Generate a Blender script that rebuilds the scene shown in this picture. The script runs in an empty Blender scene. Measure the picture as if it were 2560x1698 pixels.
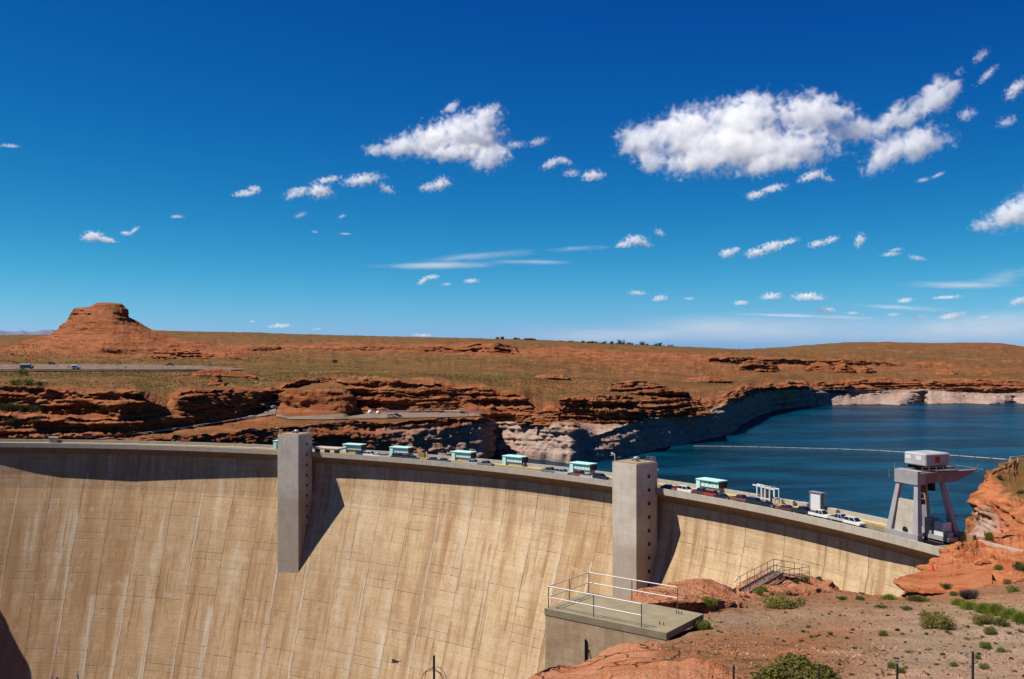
import bpy, bmesh, math, random, zlib
import numpy as np
from mathutils import Vector, Matrix, Euler

# ------------------------------------------------------------------ camera, sky, sun
sc = bpy.context.scene
C = sc.collection
F = 2489.0            # focal length in photo pixels (35 mm lens on a 36 mm frame, 2560 px wide)
HC = 40.0             # height of the eye above the lower edge of the dam's parapet
cam = bpy.data.objects.new('camera', bpy.data.cameras.new('camera'))
C.objects.link(cam)
cam.data.sensor_width = 36.0; cam.data.lens = 35.0
cam.location = (0, 0, HC); cam.rotation_euler = (math.radians(90), 0, 0)
cam.data.clip_start = 0.5; cam.data.clip_end = 200000
sc.camera = cam
SUN_AZ, SUN_EL = math.radians(-178), math.radians(57)     # towards the sun, measured from +X
SD = Vector((math.cos(SUN_EL)*math.cos(SUN_AZ), math.cos(SUN_EL)*math.sin(SUN_AZ), math.sin(SUN_EL)))
sun = bpy.data.objects.new('sun', bpy.data.lights.new('sun', 'SUN'))
sun.data.energy = 5.0; sun.data.angle = math.radians(0.5); sun.data.color = (1.0, 0.93, 0.82)
sun.rotation_euler = SD.to_track_quat('Z', 'Y').to_euler(); sun.location = (0, 0, 300)
C.objects.link(sun)
W = bpy.data.worlds.new('World'); sc.world = W; W.use_nodes = True
wn = W.node_tree; bg = wn.nodes['Background']
sky = wn.nodes.new('ShaderNodeTexSky'); sky.sky_type = 'NISHITA'; sky.sun_disc = False
sky.sun_elevation = SUN_EL; sky.sun_rotation = math.radians(90) - SUN_AZ
sky.altitude = 1200; sky.air_density = 1.0; sky.dust_density = 0.25; sky.ozone_density = 4.0
sep = wn.nodes.new('ShaderNodeSeparateColor'); comb = wn.nodes.new('ShaderNodeCombineColor')
wn.links.new(sky.outputs[0], sep.inputs[0])
def film(src, ref, out, power, dst):          # the film's strong, saturated response to the blue sky, channel by channel
    d = wn.nodes.new('ShaderNodeMath'); d.operation = 'DIVIDE'; d.inputs[1].default_value = ref
    p = wn.nodes.new('ShaderNodeMath'); p.operation = 'POWER'; p.inputs[1].default_value = power
    q = wn.nodes.new('ShaderNodeMath'); q.operation = 'MULTIPLY'; q.inputs[1].default_value = out*10
    wn.links.new(sep.outputs[src], d.inputs[0]); wn.links.new(d.outputs[0], p.inputs[0]); wn.links.new(p.outputs[0], q.inputs[0]); wn.links.new(q.outputs[0], comb.inputs[dst])
film(0, 6.3, .135, 3.0, 0); film(1, 2.18, .042, 1.69, 1); film(1, 2.18, .195, .70, 2)
wn.links.new(comb.outputs[0], bg.inputs[0])
bg.inputs[1].default_value = 0.1
sc.view_settings.view_transform = 'Standard'; sc.view_settings.look = 'None'
sc.view_settings.exposure = 0.75; sc.view_settings.gamma = 1.0
sc.cycles.volume_bounces = 14; sc.cycles.max_bounces = 16; sc.cycles.diffuse_bounces = 4; sc.cycles.glossy_bounces = 4; sc.cycles.transparent_max_bounces = 16
sc.cycles.volume_max_steps = 256

# ------------------------------------------------------------------ helpers
def P(px, py, D): return ((px-1280)/F*D, D, HC-(py-849)/F*D)
def Wz(px, D, z): return ((px-1280)/F*D, D, z)
def yz(D, z): return 849+(HC-z)*F/D
def Dz(y, z): return (HC-z)*F/(y-849)

def tag(o, label=None, cat=None, group=None, kind=None):
    if label: o['label'] = label
    if cat: o['category'] = cat
    if group: o['group'] = group
    if kind: o['kind'] = kind
    return o
def empty(name, loc=(0,0,0), rz=0.0):
    o = bpy.data.objects.new(name, None); C.objects.link(o)
    o.location = loc; o.rotation_euler = (0, 0, rz); o.empty_display_size = .3
    return o
def meshobj(name, verts, faces, m, parent=None, smooth=False):
    me = bpy.data.meshes.new(name); me.from_pydata(verts, [], faces); me.update()
    if m: me.materials.append(m)
    if smooth: me.polygons.foreach_set('use_smooth', [True]*len(me.polygons))
    o = bpy.data.objects.new(name, me); C.objects.link(o)
    if parent: o.parent = parent
    return o
def children(o): return [c for c in bpy.data.objects if c.parent == o]
def copy_tree(o, parent=None):
    c = o.copy(); C.objects.link(c); c.parent = parent
    for ch in KIDS.get(o.name, None) or children(o): copy_tree(ch, c)
    return c
KIDS = {}

class MB:
    """collects boxes, bars and prisms into one mesh"""
    def __init__(s): s.v = []; s.f = []
    def add(s, v, f):
        b = len(s.v); s.v += [tuple(p) for p in v]; s.f += [tuple(i+b for i in q) for q in f]; return s
    def box(s, x0, x1, y0, y1, z0, z1, tx=1.0, ty=1.0, M=None):
        cx, cy = (x0+x1)/2, (y0+y1)/2
        v = []
        for z, kx, ky in ((z0,1,1),(z1,tx,ty)):
            for x, y in ((x0,y0),(x1,y0),(x1,y1),(x0,y1)):
                v.append(Vector((cx+(x-cx)*kx, cy+(y-cy)*ky, z)))
        if M: v = [M @ p for p in v]
        return s.add(v, [(3,2,1,0),(4,5,6,7),(0,1,5,4),(1,2,6,5),(2,3,7,6),(3,0,4,7)])
    def bar(s, a, b, w, h=None, n=4):
        a, b = Vector(a), Vector(b); d = (b-a); h = h or w
        if d.length < 1e-6: return s
        z = d.normalized(); up = Vector((0,0,1)) if abs(z.z) < .95 else Vector((0,1,0))
        x = z.cross(up).normalized(); y = x.cross(z)
        v = []
        for p in (a, b):
            for k in range(n):
                t = 2*math.pi*(k+.5)/n; r = 1/math.cos(math.pi/n) if n == 4 else 1
                v.append(p + x*math.cos(t)*w/2*r + y*math.sin(t)*h/2*r)
        f = [tuple(range(n))[::-1], tuple(range(n, 2*n))] + [(k, (k+1) % n, n+(k+1) % n, n+k) for k in range(n)]
        return s.add(v, f)
    def prism(s, poly, y0, y1, inset=None):
        """side profile poly (x,z) extruded along y; inset = {index: dy}"""
        n = len(poly); v = []
        for y, sg in ((y0, 1), (y1, -1)):
            for i, (x, z) in enumerate(poly): v.append((x, y + sg*(inset or {}).get(i, 0), z))
        f = [tuple(range(n)), tuple(range(n, 2*n))[::-1]] + [(i, n+i, n+(i+1) % n, (i+1) % n) for i in range(n)]
        return s.add(v, f)
    def cyl(s, c, r, h, n=12, r2=None, ax='z'):
        r2 = r if r2 is None else r2; v = []
        for k, rr in ((0, r), (1, r2)):
            for i in range(n):
                t = 2*math.pi*i/n; a, b = rr*math.cos(t), rr*math.sin(t)
                v.append((c[0]+a, c[1]+b, c[2]+k*h) if ax == 'z' else (c[0]+a, c[1]+k*h, c[2]+b))
        f = [tuple(range(n))[::-1], tuple(range(n, 2*n))] + [(i, (i+1) % n, n+(i+1) % n, n+i) for i in range(n)]
        return s.add(v, f)
    def dome(s, c, r, n=12, m=5):
        v = []; f = []
        for j in range(m+1):
            a = math.pi/2*j/m
            for i in range(n): v.append((c[0]+r*math.cos(a)*math.cos(2*math.pi*i/n), c[1]+r*math.cos(a)*math.sin(2*math.pi*i/n), c[2]+r*math.sin(a)))
        for j in range(m):
            for i in range(n): f.append((j*n+i, j*n+(i+1) % n, (j+1)*n+(i+1) % n, (j+1)*n+i))
        return s.add(v, f)
    def build(s, name, m, parent=None, bevel=0, smooth=False):
        o = meshobj(name, s.v, s.f, m, parent, smooth)
        bm = bmesh.new(); bm.from_mesh(o.data); bmesh.ops.recalc_face_normals(bm, faces=bm.faces); bm.to_mesh(o.data); bm.free()
        if bevel:
            b = o.modifiers.new('bevel', 'BEVEL'); b.width = bevel; b.segments = 1; b.limit_method = 'ANGLE'
        return o

# numpy noise
def _h(i, j, k, s):
    n = (i.astype(np.int64)*374761393 + j.astype(np.int64)*668265263 + k.astype(np.int64)*2147483647 + s*1274126177) & 0xffffffff
    n = ((n ^ (n >> 13))*1274126177) & 0xffffffff
    n = ((n ^ (n >> 16))*2246822519) & 0xffffffff
    return ((n ^ (n >> 15)) & 0xffffff)/float(0xffffff)
def vn(p, s=0):
    p = np.asarray(p, float); i = np.floor(p); f = p-i; f = f*f*f*(f*(f*6-15)+10); i = i.astype(np.int64)
    x, y, z = i[...,0], i[...,1], i[...,2]; a, b, c = f[...,0], f[...,1], f[...,2]; r = 0
    for dx in (0,1):
        for dy in (0,1):
            for dz in (0,1):
                r = r + _h(x+dx, y+dy, z+dz, s)*(a if dx else 1-a)*(b if dy else 1-b)*(c if dz else 1-c)
    return r*2-1
def fbm(p, o=4, s=0, g=.5):
    r = 0; a = 1; p = np.asarray(p, float)
    for k in range(o): r = r + a*vn(p, s+k); p = p*2.03+7.1; a *= g
    return r

# material helpers
def mat(name):
    m = bpy.data.materials.new(name); m.use_nodes = True
    nt = m.node_tree; b = nt.nodes['Principled BSDF']; b.inputs['Specular IOR Level'].default_value = .2
    return m, nt, b
class G:
    def __init__(s, nt): s.nt = nt
    def n(s, t, ins=None, **kw):
        nd = s.nt.nodes.new('ShaderNode'+t)
        for k, v in kw.items(): setattr(nd, k, v)
        for k, v in (ins or {}).items():
            if hasattr(v, 'is_output') or hasattr(v, 'links'): s.nt.links.new(v, nd.inputs[k])
            else: nd.inputs[k].default_value = v
        return nd
    def m(s, op, a, b=0.0, c=0.0, clamp=False):
        return s.n('Math', {0: a, 1: b, 2: c}, operation=op, use_clamp=clamp).outputs[0]
    def mix(s, fac, a, b, mode='MIX'):
        nd = s.n('Mix', None, data_type='RGBA', blend_type=mode)
        for k, v in ((0, fac), (6, a), (7, b)):
            if hasattr(v, 'links'): s.nt.links.new(v, nd.inputs[k])
            else: nd.inputs[k].default_value = v if k == 0 else (*v, 1)
        return nd.outputs[2]
    def noise(s, vec, scale, det=4, rough=.55, dist=0):
        nd = s.n('TexNoise', {'Scale': scale, 'Detail': det, 'Roughness': rough, 'Distortion': dist})
        if vec is not None: s.nt.links.new(vec, nd.inputs['Vector'])
        return nd.outputs[0]
    def ss(s, v, lo, hi, a=0.0, b=1.0):
        nd = s.n('MapRange', None, interpolation_type='SMOOTHSTEP')
        s.nt.links.new(v, nd.inputs[0])
        for k, q in ((1, lo), (2, hi), (3, a), (4, b)):
            if hasattr(q, 'links'): s.nt.links.new(q, nd.inputs[k])
            else: nd.inputs[k].default_value = q
        return nd.outputs[0]
    def ramp(s, v, stops):
        nd = s.n('ValToRGB'); s.nt.links.new(v, nd.inputs[0]); e = nd.color_ramp.elements
        while len(e) < len(stops): e.new(.5)
        for q, (p, c) in zip(e, stops): q.position = p; q.color = (*c, 1)
        return nd.outputs[0]
    def scale(s, vec, k):
        return s.n('VectorMath', {0: vec, 1: k}, operation='MULTIPLY').outputs[0]
    def attr(s, name): return s.n('Attribute', None, attribute_name=name).outputs['Fac']
    def bump(s, h, st, dist, b):
        nd = s.n('Bump', {'Strength': st, 'Distance': dist, 'Height': h}); s.nt.links.new(nd.outputs[0], b.inputs['Normal'])
    def l(s, a, b): s.nt.links.new(a, b)
def solid(name, col, rough=.7, metal=0.0, var=.12, sc_=1.5, spec=.2):
    m, nt, b = mat(name); g = G(nt)
    tc = g.n('TexCoord').outputs['Object']
    nz = g.noise(tc, sc_, 5, .6)
    f = g.ss(nz, .3, .7)
    g.l(g.mix(f, [c*(1-var) for c in col], [min(1, c*(1+var)) for c in col]), b.inputs['Base Color'])
    b.inputs['Roughness'].default_value = rough; b.inputs['Metallic'].default_value = metal
    b.inputs['Specular IOR Level'].default_value = spec
    return m

# ------------------------------------------------------------------ rock / soil material (attributes: rock, ring, veg, grey)
FAR_ROCK = [(.25, (.12, .032, .013)), (.42, (.21, .066, .026)), (.55, (.30, .118, .052)), (.72, (.23, .078, .032))]
NEAR_ROCK = [(.25, (.36, .115, .048)), (.42, (.45, .175, .082)), (.55, (.52, .235, .125)), (.72, (.44, .165, .075))]
MID_ROCK = [(.25, (.25, .062, .024)), (.42, (.36, .105, .042)), (.55, (.45, .175, .078)), (.72, (.36, .11, .045))]
def desert(name, scale=1.0, stops=None, pebble=False, bumpd=.6, dk=1.0):
    m, nt, b = mat(name); g = G(nt)
    geo = g.n('NewGeometry'); pos = geo.outputs['Position']
    sep = g.n('SeparateXYZ', {0: pos}); z = sep.outputs[2]
    nz = g.n('SeparateXYZ', {0: geo.outputs['True Normal']}).outputs[2]
    big = g.noise(pos, .012*scale, 4, .6); mid = g.noise(pos, .11*scale, 5, .65); fine = g.noise(pos, .9*scale, 5, .7)
    warp = g.scale(pos, (.035*scale, .035*scale, .55*scale))
    st = g.noise(warp, 1.0, 5, .65, .4)
    st2 = g.noise(g.scale(pos, (.1*scale, .1*scale, 2.3*scale)), 1.0, 4, .6, .3)
    rock = g.ramp(st, stops or FAR_ROCK)
    rock = g.mix(g.ss(st2, .52, .72, 0, .55*dk), rock, (.11, .028, .010))
    rock = g.mix(g.ss(mid, .55, .75, 0, .5), rock, tuple(min(.6, c*1.35+.02) for c in (stops or FAR_ROCK)[2][1]))
    rock = g.mix(g.ss(fine, .5, .75, 0, .5), rock, tuple(c*(.68 if pebble else .5) for c in (stops or FAR_ROCK)[1][1]))
    bigs = g.noise(g.scale(pos, (.010*scale, .022*scale, .03*scale)), 1.0, 6, .68, .5)
    soil = g.ramp(bigs, [(.32, (.25, .088, .036)), (.42, (.155, .068, .029)), (.52, (.28, .10, .040)), (.60, (.15, .072, .031)), (.68, (.33, .14, .062)), (.78, (.18, .078, .035))])
    soil = g.mix(g.ss(mid, .42, .66, 0, .55), soil, (.17, .095, .042))
    soil = g.mix(g.ss(fine, .5, .72, 0, .55), soil, (.36, .185, .09))
    pk = g.noise(g.scale(pos, (.03*scale, .05*scale, .1*scale)), 1.0, 6, .7, .6)
    soil = g.mix(g.ss(pk, .54, .64, 0, .75), soil, (.44, .205, .105))
    soil = g.mix(g.ss(pk, .44, .34, 0, .7), soil, (.12, .062, .03))
    soil = g.mix(g.m('MULTIPLY', g.attr('grey'), .8), soil, (.62, .46, .355))
    veg = g.attr('veg')
    vm = g.noise(pos, .32*scale, 3, .7)
    vm2 = g.noise(pos, .045*scale, 4, .6)
    thr = g.m('SUBTRACT', .72, g.m('MULTIPLY', veg, g.m('ADD', .10, g.m('MULTIPLY', vm2, .26))))
    vf = g.ss(vm, thr, g.m('ADD', thr, .07))
    soil = g.mix(g.m('MULTIPLY', vf, .85), soil, (.075, .072, .018))
    vf2 = g.ss(g.noise(pos, 1.1*scale, 2, .6), .56, .66)
    soil = g.mix(g.m('MULTIPLY', g.m('MULTIPLY', vf2, veg), .7), soil, (.07, .066, .018))
    soil = g.mix(g.m('MULTIPLY', veg, g.ss(vm2, .35, .62, .1, .75)), soil, (.115, .10, .03))
    if pebble:
        cv = g.n('TexVoronoi', {'Scale': .45, 'Vector': g.n('VectorMath', {0: g.scale(pos, (1, 1, 2.6)), 1: g.scale(g.n('TexNoise', {'Vector': pos, 'Scale': .8, 'Detail': 4.0}).outputs['Color'], (1.6, 1.6, 1.6))}, operation='ADD').outputs[0]}, feature='DISTANCE_TO_EDGE')
        crack = g.m('MULTIPLY', g.ss(cv.outputs['Distance'], .004, .03, 1, 0), g.ss(big, .42, .6))
        rock = g.mix(g.m('MULTIPLY', crack, .75), rock, (.09, .03, .015))
    if not pebble: soil = g.mix(1.0, soil, (.86, .82, .80), 'MULTIPLY')
    steep = g.ss(nz, .62, .86, 1, 0)
    rf = g.m('MAXIMUM', g.attr('rock'), g.m('MULTIPLY', steep, .9))
    rf = g.ss(g.m('ADD', rf, g.m('MULTIPLY', g.m('SUBTRACT', mid, .5), .7)), .35, .65)
    col = g.mix(rf, soil, rock)
    # mineral band left by the lake
    pale = g.ramp(st, [(.3, (.23, .17, .145)), (.5, (.40, .305, .255)), (.62, (.32, .22, .175)), (.75, (.47, .385, .335))])
    vs = g.noise(g.scale(pos, (.35, .35, .03)), 1.0, 4, .6)
    pale = g.mix(g.ss(vs, .46, .66, 0, .7), pale, (.36, .185, .12))
    lim = g.m('ADD', g.m('MULTIPLY', g.m('SUBTRACT', mid, .5), 15), -4.5)
    rg = g.m('MULTIPLY', g.attr('ring'), g.ss(g.m('SUBTRACT', z, lim), -1.2, 1.2, 1, 0))
    col = g.mix(rg, col, pale)
    if pebble:
        rfi = g.m('SUBTRACT', 1.0, rf)
        col = g.mix(g.m('MULTIPLY', g.m('MULTIPLY', rfi, g.ss(mid, .35, .6)), g.m('SUBTRACT', .55, g.m('MULTIPLY', g.attr('grey'), .75), clamp=True)), col, (.44, .165, .075))
        v = g.n('TexVoronoi', {'Scale': 5.0, 'Vector': pos}); pb = g.n('SeparateColor', {0: v.outputs['Color']}).outputs[0]
        near = g.ss(v.outputs['Distance'], .12, .3, 1, 0)
        sel = g.m('MULTIPLY', near, g.ss(pb, .7, .72))
        sel = g.m('MULTIPLY', sel, g.m('SUBTRACT', 1.0, rf))
        col = g.mix(g.m('MULTIPLY', sel, .7), col, (.5, .42, .36))
        v2 = g.n('TexVoronoi', {'Scale': 13.0, 'Vector': pos}); sel2 = g.ss(v2.outputs['Distance'], .1, .35, .35, 0)
        col = g.mix(sel2, col, (.16, .075, .045))
    g.l(col, b.inputs['Base Color']); b.inputs['Roughness'].default_value = .95; b.inputs['Specular IOR Level'].default_value = .05
    hh = g.m('ADD', g.m('MULTIPLY', st2, .6), g.m('ADD', mid, g.m('MULTIPLY', fine, .5)))
    if pebble: hh = g.m('SUBTRACT', hh, g.m('MULTIPLY', crack, .8))
    g.bump(hh, 1.0, bumpd/scale, b)
    return m
M_far = desert('far_desert_rock', 1.0)
M_near = desert('near_sandstone', 5.0, NEAR_ROCK, True, 1.6, .5)
M_mid = desert('abutment_sandstone', 2.5, MID_ROCK, False, .9, .7)

# ------------------------------------------------------------------ terrain loft: rows of (px, D, y) keys, joined near to far
def curve(keys, cols):
    k = sorted(keys); x = np.array([q[0] for q in k], float)
    D = np.interp(cols, x, [q[1] for q in k]); y = np.interp(cols, x, [q[2] for q in k])
    return D, y
def smooth1(a, w):
    if w < 2: return a
    k = np.hanning(w+2)[1:-1]; k /= k.sum()
    return np.convolve(np.pad(a, w, mode='edge'), k, 'same')[w:-w]
def loft(name, px0, px1, step, rows, m, seed=0, smooth_px=8, amp=1.0, strata=1.0, ns=18.0, sh=2.6, kind='structure', label=None, cat=None, parent=None):
    cols = np.arange(px0, px1+step, step, float); nc = len(cols)
    base = []; at = []
    for r in rows:
        D, y = curve(r['k'], cols); w = max(1, int(smooth_px/step))
        D = smooth1(D, w); y = smooth1(y, w)
        if r.get('j'):
            q = np.c_[cols/r.get('jl', 22.0), np.full(nc, seed*3.3+len(base)), np.zeros(nc)]
            y = y + r['j']*fbm(q, 4, seed+len(base), .6)
        X = (cols-1280)/F*D; base.append(np.c_[X, D, HC-(y-849)/F*D])
        def av(nm, df):
            q = r.get(nm, df)
            return np.full(nc, float(q)) if not isinstance(q, list) else np.interp(cols, [e[0] for e in q], [e[1] for e in q])
        at.append(np.stack([av('rock', 0.), av('ring', 0.), av('veg', 0.), av('grey', 0.), av('a', 1.), av('s', 1.), av('v', 0.), av('b', 0.)], -1))
    pts = []; A = []
    for i in range(len(rows)-1):
        n = rows[i].get('n', 6)
        for k in range(n):
            t = k/n; pts.append(base[i]*(1-t)+base[i+1]*t); A.append(at[i]*(1-t)+at[i+1]*t)
    pts.append(base[-1]); A.append(at[-1])
    V = np.array(pts); nr = len(V); A = np.array(A)
    du = np.gradient(V, axis=1); dv = np.gradient(V, axis=0)
    N = np.cross(du, dv); N /= np.linalg.norm(N, axis=2, keepdims=True)+1e-9
    hor = N.copy(); hor[..., 2] = 0; steep = np.linalg.norm(hor, axis=2)
    f1 = fbm(V/ns, 5, seed+20, .55)
    a = A[..., 4]*amp; s_ = A[..., 5]*strata
    V2 = V + N*(a*f1)[..., None]
    if A[..., 7].max() > 0: V2 = V2 + np.array([0, 0, 1.0])*(A[..., 7]*(fbm(V/np.array([85.0, 60.0, 60.0]), 4, seed+33, .55)))[..., None]
    wz = V[..., 2]/sh + .9*fbm(V/60.0, 2, seed+40)
    lay = fbm(np.stack([V[..., 0]/80, V[..., 1]/80, wz], -1), 4, seed+50, .6)
    lay = np.sign(lay)*np.abs(lay)**.6
    blk = fbm(V/np.array([7.0, 7.0, 5.0])*18/ns, 3, seed+60)
    vert = fbm(V/np.array([6.0, 6.0, 30.0])*18/ns, 4, seed+70, .6)
    det = fbm(V/np.array([4.0, 4.0, 1.7])*18/ns, 4, seed+80, .65)
    V2 = V2 + hor*(s_*(1.25*lay+.6*blk+.7*det+.5*vert)*np.clip(steep*1.6-.35, 0, 1) + A[..., 6]*strata*2.0*vert*np.clip(steep*1.6-.35, 0, 1))[..., None]
    idx = np.arange(nr*nc).reshape(nr, nc)
    fc = np.stack([idx[:-1, :-1], idx[:-1, 1:], idx[1:, 1:], idx[1:, :-1]], -1).reshape(-1, 4)
    me = bpy.data.meshes.new(name)
    me.vertices.add(nr*nc); me.vertices.foreach_set('co', V2.reshape(-1))
    me.loops.add(fc.size); me.loops.foreach_set('vertex_index', fc.reshape(-1).astype(np.int32))
    me.polygons.add(len(fc)); me.polygons.foreach_set('loop_start', (np.arange(len(fc))*4).astype(np.int32))
    me.polygons.foreach_set('loop_total', np.full(len(fc), 4, np.int32)); me.update(calc_edges=True)
    me.polygons.foreach_set('use_smooth', np.ones(len(fc), bool))
    for i, nm in enumerate(('rock', 'ring', 'veg', 'grey')):
        q = me.attributes.new(nm, 'FLOAT', 'POINT'); q.data.foreach_set('value', A[..., i].reshape(-1).astype(np.float32))
    me.materials.append(m); me.validate()
    o = bpy.data.objects.new(name, me); C.objects.link(o)
    if parent: o.parent = parent
    if kind: o['kind'] = kind
    if label: tag(o, label, cat)
    LOFTS[name] = (cols, V2); ATTR[name] = A
    return o
LOFTS = {}; ATTR = {}
def ground_at(name, px, D):
    """height of a loft where column px is at distance D"""
    cols, V = LOFTS[name]; j = int(np.clip(np.searchsorted(cols, px), 0, len(cols)-1)); c = V[:, j]
    k = np.argmin(np.abs(c[:, 1]-D)); return c[k]
def ground_px(name, px, y):
    """first surface point seen at photo pixel (px, y)"""
    cols, V = LOFTS[name]; j = int(np.clip(np.searchsorted(cols, px), 0, len(cols)-1)); c = V[:, j]
    yy = 849+(HC-c[:, 2])*F/c[:, 1]
    for k in range(len(c)-1):
        if (yy[k]-y)*(yy[k+1]-y) <= 0:
            t = (yy[k]-y)/((yy[k]-yy[k+1]) or 1); return c[k]*(1-t)+c[k+1]*t
    return c[np.argmin(np.abs(yy-y))]
def ground_any(px, y, names):
    best = None
    for n in names:
        cols, V = LOFTS[n]
        if not cols[0] <= px <= cols[-1]: continue
        q = ground_px(n, px, y)
        if abs(849+(HC-q[2])*F/q[1]-y) < 4 and (best is None or q[1] < best[1]): best = q
    return best
LAKE = -22.0

# ------------------------------------------------------------------ far canyon rim, plateau and skyline
def lk(*px_y): return [(p, Dz(y, LAKE), y) for p, y in px_y]
shore = lk((1438,1156),(1490,1152),(1552,1145),(1610,1132),(1660,1120),(1741,1104),(1795,1092),(1827,1082),(1856,1063),(1882,1046),(1910,1035),(1936,1025),(1990,1019),(2071,1013),(2200,1010),(2246,1013),(2312,1003.5),(2322,1010),(2420,1008),(2470,1011),(2530,1006),(2560,1010),(2900,1012))
def down(keys, z=-45): return [(p, D, yz(D, z)) for p, D, y in keys]
R0 = [(-260,398,1130),(0,398,1130),(230,398,1130),(300,398,1122),(379,398,1120),(514,425,1118),(640,448,1115),(692,462,1116),(833,480,1118),(952,490,1122),(1047,494,1130),(1130,500,1140),(1200,508,1152),(1228,528,1150),(1240,540,1136),(1300,525,1134),(1380,507,1133),(1425,496,1138)] + shore
Rs = [(-260,404,1100),(0,404,1100),(230,404,1100),(300,402,1098),(379,402,1095),(514,430,1086),(640,455,1076),(692,470,1069),(833,490,1058),(952,500,1055),(1047,505,1050),(1130,510,1046),(1200,516,1046),(1222,525,1048),(1240,552,1058),(1300,538,1058),(1380,520,1057),(1432,506,1060),(1450,512,1070),(1490,522,1088),(1540,532,1070),(1592,558,1050),(1650,588,1040),(1714,620,1034),(1770,640,1030),(1795,650,1022),(1809,664,1004),(1871,772,975),(1918,852,972),(1990,905,975),(2046,935,977),(2075,960,984),(2246,985,986),(2304,990,976),(2337,985,982),(2464,985,991),(2560,985,989),(2900,985,989)]
Rsb = [(p, D+7, y-2) for p, D, y in Rs]
R1 = [(-260,410,1094),(0,410,1094),(240,408,1096),(295,408,1086),(368,422,1080),(501,467,1060),(600,500,1042),(640,516,1033),(692,546,1006),(740,570,990),(800,592,970),(838,606,960),(870,562,1030),(914,560,1028),(1141,560,1031),(1200,545,1040),(1240,562,1054),(1333,552,1052),(1400,545,1051),(1471,548,1052),(1540,556,1048),(1592,575,1040),(1714,636,1024),(1770,652,1016),(1809,680,1000),(1871,785,973),(1918,862,970),(2046,945,974),(2246,1000,976),(2464,1005,982),(2900,1005,982)]
Rb1 = [(-260,420,1040),(0,420,1040),(230,421,1046),(295,420,1048),(368,432,1040),(501,474,1024),(640,522,1010),(692,551,990),(740,574,976),(800,596,960),(838,609,950),(870,568,1000),(914,566,995),(1000,568,990),(1141,567,1000),(1240,566,1020),(1333,555,1036),(1400,549,1038),(1471,553,1030),(1540,562,1024),(1592,581,1022),(1714,641,1012),(1809,686,997),(1871,790,970),(2046,960,969),(2246,1020,970),(2900,1030,974)]
Rb2 = [(-260,446,1031),(0,446,1031),(200,440,1036),(295,426,1040),(368,436,1034),(501,476,1020),(640,524,1006),(692,553,987),(800,598,957),(838,610,948),(870,570,997),(914,569,991),(1000,571,986),(1141,570,996),(1240,569,1016),(1333,557,1034),(1400,551,1036),(1471,560,1027),(1540,570,1021),(1592,586,1020),(1714,646,1010),(1809,692,995),(1871,800,966),(2046,980,965),(2246,1045,966),(2900,1050,968)]
R3 = [(-260,466,968),(0,466,968),(108,466,971),(152,464,979),(270,462,982),(338,462,979),(365,458,1000),(392,456,1012),(422,458,1020),(436,470,1000),(450,478,982),(487,485,977),(568,512,976),(640,532,982),(692,560,968),(740,582,956),(800,604,945),(838,614,941),(870,576,960),(884,578,956),(952,582,954),(1060,582,959),(1141,580,967),(1206,577,973),(1240,576,983),(1300,566,990),(1333,560,1020),(1360,558,1028),(1400,555,1030),(1420,562,1005),(1450,568,1000),(1500,572,997),(1590,592,1000),(1640,612,998),(1700,652,998),(1760,676,997),(1809,700,991),(1871,812,964),(1918,880,963),(2046,1000,960),(2200,1070,955),(2400,1080,957),(2900,1080,957)]
R4 = [(-260,482,964),(0,482,964),(150,482,970),(270,484,972),(338,486,972),(392,492,984),(422,500,984),(450,500,974),(487,505,971),(568,530,970),(640,548,972),(692,576,960),(740,596,950),(838,630,936),(884,620,948),(952,630,946),(1060,630,950),(1141,620,957),(1206,612,962),(1240,608,968),(1300,606,970),(1400,604,985),(1500,606,984),(1590,625,986),(1700,690,985),(1760,720,984),(1809,745,978),(1871,860,954),(1918,930,952),(2046,1060,948),(2200,1130,944),(2900,1150,944)]
R5 = [(-260,612,932),(0,612,932),(400,620,931),(560,640,931),(700,680,928),(838,700,925),(1000,700,930),(1141,690,936),(1240,690,938),(1300,700,936),(1400,720,940),(1500,720,944),(1600,740,954),(1700,800,958),(1809,880,950),(1918,1040,936),(2046,1160,930),(2200,1250,928),(2900,1280,926)]
R5b = [(-260,770,911),(0,770,911),(400,790,911),(560,810,909),(700,830,906),(838,850,906),(1000,860,908),(1141,850,912),(1240,840,917),(1400,860,921),(1600,900,935),(1809,1000,935),(1918,1150,925),(2046,1280,920),(2200,1380,920),(2900,1400,920)]
R6 = [(-260,960,889),(0,960,889),(400,980,889),(560,1000,886),(640,1150,880),(700,1250,878),(838,1300,879),(1000,1300,880),(1141,1280,884),(1240,1250,888),(1290,1250,888),(1400,1200,890),(1600,1200,902),(1776,1250,908),(1900,1300,912),(2046,1400,914),(2150,1450,916),(2318,1500,920),(2464,1500,928),(2900,1500,930)]
R7 = [(-260,1010,886),(0,1010,886),(400,1020,886),(560,1050,882),(640,1175,872),(700,1275,869),(838,1310,870),(1000,1310,869),(1141,1290,870),(1180,1262,866),(1240,1258,866),(1285,1258,871),(1300,1290,880),(1400,1300,880),(1600,1300,888),(1776,1320,892),(1900,1380,897),(2046,1480,901),(2150,1520,905),(2318,1560,914),(2464,1560,926),(2900,1560,926)]
R7b = [(-260,1250,870),(0,1250,870),(400,1250,868),(640,1400,862),(838,1500,862),(1180,1500,860),(1285,1500,864),(1400,1600,870),(1600,1600,878),(1776,1600,886),(1900,1620,890),(2046,1640,893),(2150,1660,896),(2318,1700,905),(2464,1720,915),(2900,1720,915)]
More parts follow.
